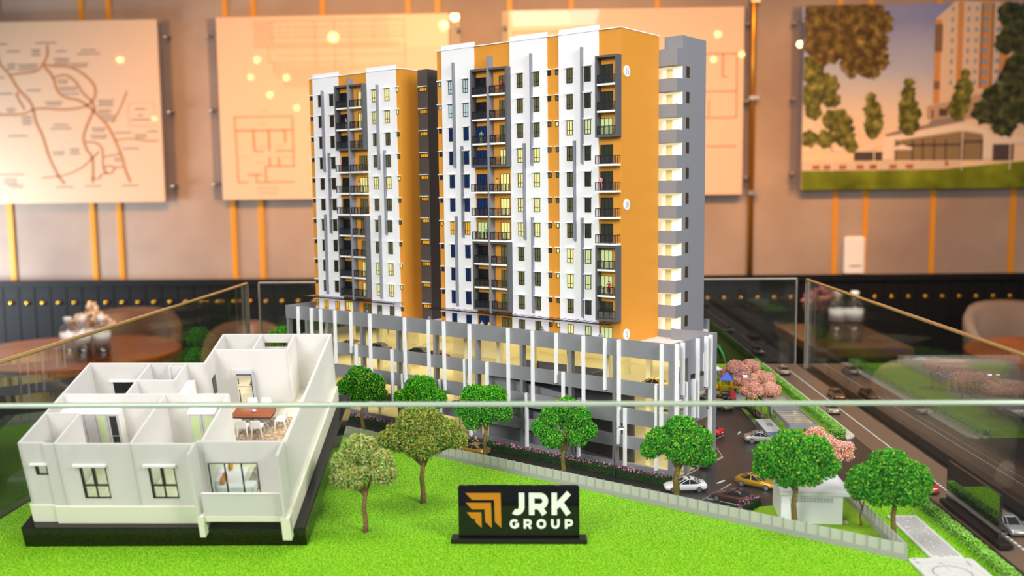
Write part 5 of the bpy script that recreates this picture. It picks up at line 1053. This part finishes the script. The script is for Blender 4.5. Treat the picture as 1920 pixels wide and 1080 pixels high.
# wedge under the slab down to the lawn
top = [UP(x, y, -0.0205) for x, y in ((0.03, 0.035), (0.215, 0.035), (0.215, 0.20), (0.03, 0.20))]
inv = UR.transposed(); wv = top+[Vector((p.x, p.y, ZG+0.0012)) for p in top]
MB().add([inv @ (p-UO) for p in wv], [(0, 1, 2, 3), (7, 6, 5, 4), (0, 4, 5, 1), (1, 5, 6, 2), (2, 6, 7, 3), (3, 7, 4, 0)]).build('wedge', M['blacks'], st)
fl = uthing('cutaway_flat', 0, 0, 0.0002, 0, 'white frosted cutaway model of one flat with open rooms', 'model house')
X0, Y0, Y1, XM, XR, YA, YB2 = 0.0092, 0.0108, 0.0089, 0.1266, 0.2450, 0.1621, 0.2296
def uw(x0, x1, y0, y1, z0=FZ, z1=HW, name='wall', m=None): return MB().box(x0, x1, y0, y1, z0, z1).build(name, m or M['frost'], fl)
def uwall_x(x0, x1, y, th, holes, name='wall'):          # wall along x with rectangular openings
    mb = MB(); xs = x0
    for h0, h1, z0, z1 in sorted(holes):
        mb.box(xs, h0, y, y+th, FZ, HW)
        if z0 > FZ: mb.box(h0, h1, y, y+th, FZ, z0)
        mb.box(h0, h1, y, y+th, z1, HW); xs = h1
    mb.box(xs, x1, y, y+th, FZ, HW); return mb.build(name, M['frost'], fl)
def uwall_y(y0, y1, x, th, holes):
    mb = MB(); ys = y0
    for h0, h1, z0, z1 in sorted(holes):
        mb.box(x, x+th, ys, h0, FZ, HW)
        if z0 > FZ: mb.box(x, x+th, h0, h1, FZ, z0)
        mb.box(x, x+th, h0, h1, z1, HW); ys = h1
    mb.box(x, x+th, ys, y1, FZ, HW); return mb.build('wall', M['frost'], fl)
M['tile'] = D.materials.new('floor_tiles'); M['tile'].use_nodes = True
nt = M['tile'].node_tree; pb = nt.nodes['Principled BSDF']; pb.inputs['Roughness'].default_value = 0.25
tc = nt.nodes.new('ShaderNodeTexCoord'); br = nt.nodes.new('ShaderNodeTexBrick'); br.offset = 0; br.inputs['Scale'].default_value = 90; br.inputs['Mortar Size'].default_value = 0.03; br.inputs['Brick Width'].default_value = 1.0; br.inputs['Row Height'].default_value = 1.0
br.inputs['Color1'].default_value = (*hexc('EFE6C8'), 1); br.inputs['Color2'].default_value = (*hexc('F1E9CE'), 1); br.inputs['Mortar'].default_value = (*hexc('FFFFFA'), 1)
nt.links.new(tc.outputs['Object'], br.inputs['Vector']); nt.links.new(br.outputs['Color'], pb.inputs['Base Color'])
uw(X0+0.002, XR-0.002, 0.0126, YA-0.001, 0.0005, FZ, 'floor_plate', M['tile']); uw(XM+0.002, XR-0.002, YA-0.001, YB2-0.002, 0.0005, FZ, 'floor_plate', M['tile']); uw(0.0316, 0.165, Y1+0.001, 0.0126, 0.0005, FZ, 'floor_plate', M['tile'])
# ivory skirt round the foot
uw(X0-0.0008, 0.0316, Y0-0.002, Y0, 0, 0.0177, 'skirt', M['skirt']); uw(0.0316, 0.1645, Y1-0.0022, Y1, 0, 0.0177, 'skirt', M['skirt']); uw(X0-0.0025, X0-0.0002, Y0, YA, 0, 0.0177, 'skirt', M['skirt']); uw(0.2420, 0.2465, -0.009, YB2, 0, 0.0177, 'skirt', M['skirt'])
uw(0.1645, 0.1695, -0.008, 0.0120, -0.004, 0.0177, 'fin_foot', M['skirt']); uw(0.2385, 0.2465, -0.0095, -0.003, -0.0060, 0.0170, 'fin_foot', M['skirt'])
uw(0.1695, 0.2385, -0.005, 0.0126, 0.0106, 0.0161, 'balcony_floor', M['skirt'])
uw(0.1640, 0.1660, -0.0078, 0.0126, 0.0177, HW, 'balcony_fin'); uw(0.2405, 0.2430, -0.0093, 0.0126, 0.0177, HW, 'balcony_fin'); uw(0.170, 0.2385, -0.0045, -0.0035, 0.0161, 0.0398, 'balcony_rail')
MB().box(0.170, 0.2385, -0.0049, -0.0031, 0.0398, 0.0404).build('handrail', M['acryl'], fl)
W1 = [(0.0597, 0.0834, 0.0254, 0.0587), (0.1208, 0.1445, 0.0254, 0.0587)]
uwall_x(0.0316, 0.1645, Y1, 0.0022, W1); uwall_x(X0, 0.0316, Y0, 0.0022, [(0.0195, 0.0306, 0.0491, 0.0592)]); uwall_x(0.1660, 0.2425, 0.0126, 0.0022, [(0.1728, 0.2173, 0.0180, 0.0605)])
uwall_y(Y0, YA, X0, 0.0022, []); uwall_y(0.0126, YB2, 0.2425, 0.0025, []); uwall_y(YA-0.002, YB2, XM, 0.0022, [(0.1718, 0.1846, 0.036, 0.0578)])
uwall_x(X0, XM+0.002, YA-0.002, 0.002, [(0.0303, 0.0545, 0.030, 0.0609)]); uwall_x(XM, XR, YB2-0.002, 0.002, [(0.1709, 0.1968, 0.0667, 0.0726)])
for a in ((X0, 0.1703, 0.0965, 0.0985), (0.0718, 0.1098, 0.1243, 0.1263), (0.0948, 0.1075, 0.1540, 0.1552), (X0, 0.0417, 0.0615, 0.0632), (XM, 0.2050, 0.1912, 0.1930)): uw(*a)
for a in ((0.0708, 0.0728, 0.0985, 0.1600), (0.1080, 0.1100, 0.1243, 0.1600), (0.0935, 0.0950, 0.1515, 0.1590), (0.0412, 0.0430, Y1, 0.0615), (0.1080, 0.1100, Y1, 0.0965), (0.1693, 0.1715, 0.0126, 0.0965), (0.1680, 0.1698, 0.1930, 0.2276), (0.2038, 0.2058, 0.1912, 0.2276)): uw(*a)
for x0, x1 in ((0.0555, 0.0845), (0.1178, 0.1466)): MB().box(x0, x1, Y1-0.0032, Y1, 0.0600, 0.0618).build('window_hood', M['acryl'], fl)
MB().box(0.0165, 0.0315, Y0-0.0028, Y0, 0.0602, 0.0616).build('window_hood', M['acryl'], fl); MB().box(0.028, 0.060, YA-0.0045, YA-0.002, 0.0622, 0.0640).build('window_hood', M['acryl'], fl)
M['uglass'] = glass_mat('flat_window_glass', (0.93, 0.97, 0.94), 0.05)
def uwin(x0, x1, z0, z1, y, kind):
    b = 0.0011; mb = MB(); d = 0.0012
    mb.box(x0, x0+b, y, y+d, z0, z1).box(x1-b, x1, y, y+d, z0, z1).box(x0, x1, y, y+d, z0, z0+b).box(x0, x1, y, y+d, z1-b, z1)
    if kind == '2x2':
        xm = (x0+x1)/2; zm = z0+(z1-z0)*0.41; mb.box(xm-0.0012, xm+0.0012, y, y+0.0022, zm, z1).box(xm-0.0006, xm+0.0006, y, y+d, z0, zm).box(x0, x1, y, y+0.0016, zm-0.0007, zm+0.0007).box(x0, x0+0.0019, y, y+0.0022, z0, z1)
    if kind == '3': 
        for i in (1, 2): xm = x0+(x1-x0)*i/3; mb.box(xm-0.0006, xm+0.0006, y, y+d, z0, z1)
    if kind == '1': mb.box(x0, x0+0.0024, y, y+0.002, z0, z1)
    f = mb.build('window_frame', M['black'], fl); MB().box(x0+b, x1-b, y+0.0004, y+0.0006, z0+b, z1-b).build('window_glass', M['uglass'], f)
for a in W1: uwin(*a, Y1+0.0002, '2x2')
uwin(0.0195, 0.0306, 0.0491, 0.0592, Y0+0.0002, '1'); uwin(0.1728, 0.2173, 0.0180, 0.0605, 0.0128, '3')
f = MB().box(0.0303, 0.0545, YA-0.0016, YA-0.0006, 0.030, 0.0609).build('window_frame', M['black'], fl); MB().box(0.0318, 0.0420, YA-0.0020, YA-0.0016, 0.0315, 0.0595).box(0.0428, 0.0530, YA-0.0020, YA-0.0016, 0.0315, 0.0595).build('window_glass', M['darkpane'], f)
f = MB().box(XM+0.0006, XM+0.0018, 0.1718, 0.1846, 0.036, 0.0578).build('window_frame', M['black'], fl); MB().box(XM+0.0018, XM+0.0023, 0.1735, 0.1830, 0.0375, 0.0562).build('window_glass', M['dimgreen'], f)
for x, y0, y1 in ((0.2415, 0.013, 0.226),): MB().box(x, x+0.0009, y0, y1, FZ, FZ+0.0022).build('led_strip', M['led'], fl)
MB().box(0.145, 0.1655, 0.1890, 0.1912, FZ, 0.0600).build('door_panel', M['frost'], fl)
for x, y, e in ((0.075, 0.050, .055), (0.140, 0.050, .055), (0.208, 0.060, .075), (0.195, 0.130, .085), (0.225, 0.190, .06), (0.06, 0.125, .05), (0.15, 0.21, .03), (0.025, 0.035, .025)):     # added point lights in mid-air brighten the open rooms; no lamp stands there
    l = D.lights.new('room_fill_light', 'POINT'); l.energy = e*0.11; l.color = (1.0, 0.97, 0.92); l.shadow_soft_size = 0.006; o = D.objects.new('room_fill_light', l); COL.objects.link(o); o.location = UP(x, y, 0.045)
# furniture of the flat: every piece its own thing
M['fabric'] = mat('white_fabric', 'ECECEE', 0.8); M['cushion'] = mat('orange_cushion', 'DE8A14', 0.8); M['mint'] = mat('mint_top', 'BFE3CC', 0.3); M['tabletop'] = mat('red_brown_wood', '9A4E22', 0.3, var=(200, 0.15)); M['fridgegrey'] = mat('fridge_grey', 'B4B6C2', 0.4); M['mirror'] = mat('mirror_steel', 'F2EEDC', 0.06, 0.95)
M['shag'] = ramp_mat('shaggy_rug', 420, [(0.3, 'A27E5A'), (0.5, 'CBB08E'), (0.7, 'EFE2D0')], 0.95, 4, 0.8, 0.001); M['shaggrey'] = ramp_mat('grey_rug', 420, [(0.3, '6E6A60'), (0.6, 'A29C90')], 0.95, 4, 0.7, 0.001)
t = uthing('dining_rug', 0.1870, 0.1420, FZ+0.0003, 0, 'mottled brown shaggy rug under the dining table', 'rug'); MB().box(-0.0235, 0.0235, -0.0225, 0.0225, 0, 0.0009).build('pile', M['shag'], t)
t = uthing('dining_table', 0.1765, 0.1470, FZ+0.0013, 0, 'red-brown dining table with a dark rim in the flat', 'table')
tp = []
for s_ in (1, -1):
    tp += [(0.0205*s_, -0.0085*s_), (0.0215*s_, 0*s_), (0.0200*s_, 0.0088*s_), (0.008*s_, 0.0094*s_), (-0.008*s_, 0.0094*s_), (-0.0200*s_, 0.0088*s_)] if s_ == 1 else []
tp = [(0.0195, -0.0098), (0.0212, -0.002), (0.0198, 0.0088), (0.009, 0.0094), (-0.009, 0.0094), (-0.0198, 0.0088), (-0.0212, -0.002), (-0.0195, -0.0098), (-0.009, -0.0106), (0.009, -0.0106)]
MB().prism([(x*1.02, y*1.03) for x, y in tp], 0.0142, 0.0154).build('rim', M['black'], t); MB().prism(tp, 0.0154, 0.0160).build('tabletop', M['tabletop'], t)
il = MB(); stroke2(il, [(x*0.86, y*0.78) for x, y in tp], 0.0003, Matrix.Translation((0, 0, 0.01605)), closed=True); il.build('inlay', M['black'], t)
for sx in (-1, 1):
    MB().tube([(sx*0.006, -0.004, 0.0142), (sx*0.0165, -0.007, 0.0002)], 0.0011, 6).build('leg', M['fridgegrey'], t); MB().tube([(sx*0.006, 0.004, 0.0142), (sx*0.0165, 0.007, 0.0002)], 0.0011, 6).build('leg', M['fridgegrey'], t)
t = uthing('table_flower', 0.1765, 0.1475, FZ+0.0174, 0, 'small silvery flower ornament on the red-brown table', 'ornament')
for i in range(6):
    a = PI/3*i; MB().sphere((0.0014*math.cos(a), 0.0014*math.sin(a), 0.0008), 0.0012, 0.0009, 0.0006, 8, 5).build('petal', M['fridgegrey'], t, True)
MB().sphere((0, 0, 0.0012), 0.0009, n=8, m=5).build('centre', M['fabric'], t, True)
def uchair(x, y, rz, label):
    t = uthing('dining_chair', x, y, FZ+0.0013, rz, label, 'chair', 'white dining chairs of the flat')
    MB().bbox(-0.0052, 0.0052, -0.0052, 0.0052, 0.0092, 0.0104, 0.0005).build('seat', M['fabric'], t)
    MB().rings([[(-0.0052, -0.0056, 0.0095), (0.0052, -0.0056, 0.0095), (0.0052, -0.0045, 0.0095), (-0.0052, -0.0045, 0.0095)], [(-0.0052, -0.0060, 0.0150), (0.0052, -0.0060, 0.0150), (0.0052, -0.0051, 0.0150), (-0.0052, -0.0051, 0.0150)], [(-0.0046, -0.0068, 0.0192), (0.0046, -0.0068, 0.0192), (0.0046, -0.0060, 0.0192), (-0.0046, -0.0060, 0.0192)]]).build('backrest', M['fabric'], t)
    for sx in (-1, 1):
        for sy in (-1, 1): MB().tube([(sx*0.0044, sy*0.0044, 0.0096), (sx*0.0052, sy*0.0058, 0)], [0.0010, 0.0005], 6).build('leg', M['fabric'], t)
uchair(0.1690, 0.1300, 0, 'white dining chair with its back to us, left of the front pair'); uchair(0.1835, 0.1300, 0, 'white dining chair with its back to us, right of the front pair'); uchair(0.2040, 0.1440, PI/2, 'white dining chair at the right end of the table')
uchair(0.1690, 0.1640, PI, 'white dining chair behind the table, left of the far pair'); uchair(0.1835, 0.1640, PI, 'white dining chair behind the table, right of the far pair'); 
t = uthing('fridge', 0.1592, 0.1855, FZ, 0, 'grey fridge with mirror doors in the flat', 'fridge')
MB().box(-0.0078, 0.0078, -0.0030, 0.0050, 0, 0.0415).build('body', M['fridgegrey'], t); MB().box(-0.0078, 0.0078, -0.0034, -0.0030, 0, 0.0418).build('seal', M['black'], t)
for z0, z1 in ((0.0004, 0.0272), (0.0280, 0.0408)):
    d = MB().box(-0.0074, 0.0074, -0.0046, -0.0034, z0, z1).build('door', M['mirror'], t); MB().box(-0.0064, -0.0058, -0.0054, -0.0046, z0+0.003, z1-0.003).build('handle', M['black'], d)
M['wgreen'] = mat('frosted_green', 'B9CC96', 0.3); M['wgrey'] = mat('wardrobe_grey', 'B8B6B6', 0.4)
def wardrobe(x0, x1, y0, y1, zt, label, doors):
    t = uthing('wardrobe', (x0+x1)/2, (y0+y1)/2, FZ, 0, label, 'wardrobe'); w, d, h = (x1-x0)/2, (y1-y0)/2, zt-FZ
    MB().box(-w, w, -d, d, 0, h-0.0006).build('body', M['acryl'], t); MB().box(-w-0.0004, w+0.0004, -d-0.0016, d, h-0.0006, h+0.0008).build('top', mat('bright_top', 'FAFAFA', 0.5) if 'btop' not in M else M['btop'], t)
    n = len(doors)
    for i, k in enumerate(doors):
        a, b = -w+2*w*i/n+0.0004, -w+2*w*(i+1)/n-0.0004
        dr = MB().box(a, b, -d-0.0010, -d, 0.0004, h-0.001).build('door', M['wgrey'], t)
        if k: MB().box(a+0.0018, b-0.0018, -d-0.0013, -d-0.0010, 0.003, h*0.52).box(a+0.0018, b-0.0018, -d-0.0013, -d-0.0010, h*0.54, h-0.003).build('panel', M['wgreen'] if k == 'g' else M['darkpane'] if k == 'd' else M['uglass'], dr)
wardrobe(0.0115, 0.0665, 0.0850, 0.0962, 0.0690, 'white wardrobe with green and smoked doors in the left bedroom', [0, 0, 0, 'g', 'd'])
wardrobe(0.1335, 0.1588, 0.0850, 0.0962, 0.0690, 'white wardrobe with two green doors in the middle bedroom', ['g', 'g'])
wardrobe(0.1104, 0.1170, 0.1290, 0.1560, 0.0650, 'narrow white wardrobe in the back room', [0])
t = uthing('bedroom_stool', 0.0560, 0.0838, FZ, 0, 'small brown stool in front of the smoked wardrobe door', 'stool'); MB().lathe([(0.0028, 0.0008), (0.0034, 0.004), (0.0030, 0.0048)], n=14).build('seat', M['trunkbrown'], t, True); MB().cyl((0, 0, 0.0005), (0, 0, 1), 0.002, 0.001, 10).build('foot', M['black'], t)  # a stool only, seat and foot; no mirror here
t = uthing('sofa', 0.1900, 0.0420, FZ, 0, 'white corner sofa in the living room behind the sliding window', 'sofa')
MB().bbox(-0.0170, 0.0030, -0.0160, 0.0190, 0.002, 0.0090, 0.001).build('seat', M['fabric'], t); MB().bbox(0.0030, 0.0170, -0.0160, -0.0040, 0.002, 0.0090, 0.001).build('seat', M['fabric'], t); MB().bbox(-0.0185, -0.0140, -0.0160, 0.0190, 0.002, 0.0165, 0.001).build('backrest', M['fabric'], t)
MB().bbox(-0.0170, 0.0170, -0.0195, -0.0160, 0.0005, 0.0120, 0.001).build('armrest', M['fabric'], t)
for i, (x, y, rz) in enumerate(((0.1775, 0.0300, 0.2), (0.1775, 0.0375, -0.1), (0.1780, 0.0560, 0.1))):
    t = uthing('cushion', x, y, FZ+0.0120, rz, ('orange cushion on the white sofa, nearest the sliding window', 'orange cushion on the white sofa, second from the sliding window', 'orange cushion at the far end of the white sofa')[i], 'cushion', 'orange cushions on the white sofa')
    MB().sphere((0, 0, 0.001), 0.0020, 0.0042, 0.0046, 10, 6).build('pad', M['cushion'], t, True)
t = uthing('living_rug', 0.2130, 0.0520, FZ+0.0003, 0, 'grey rug in the living room', 'rug'); MB().box(-0.018, 0.016, -0.016, 0.020, 0, 0.0008).build('pile', M['shaggrey'], t)
t = uthing('coffee_table', 0.2130, 0.0490, FZ+0.0012, 0, 'round mint coffee table on the grey rug', 'table'); MB().lathe([(0.0085, 0.0075), (0.0088, 0.0082), (0.0085, 0.0088)], n=24).build('tabletop', M['mint'], t); MB().lathe([(0.004, 0), (0.0012, 0.001), (0.0012, 0.0075)], n=10).build('pedestal', M['acryl'], t)
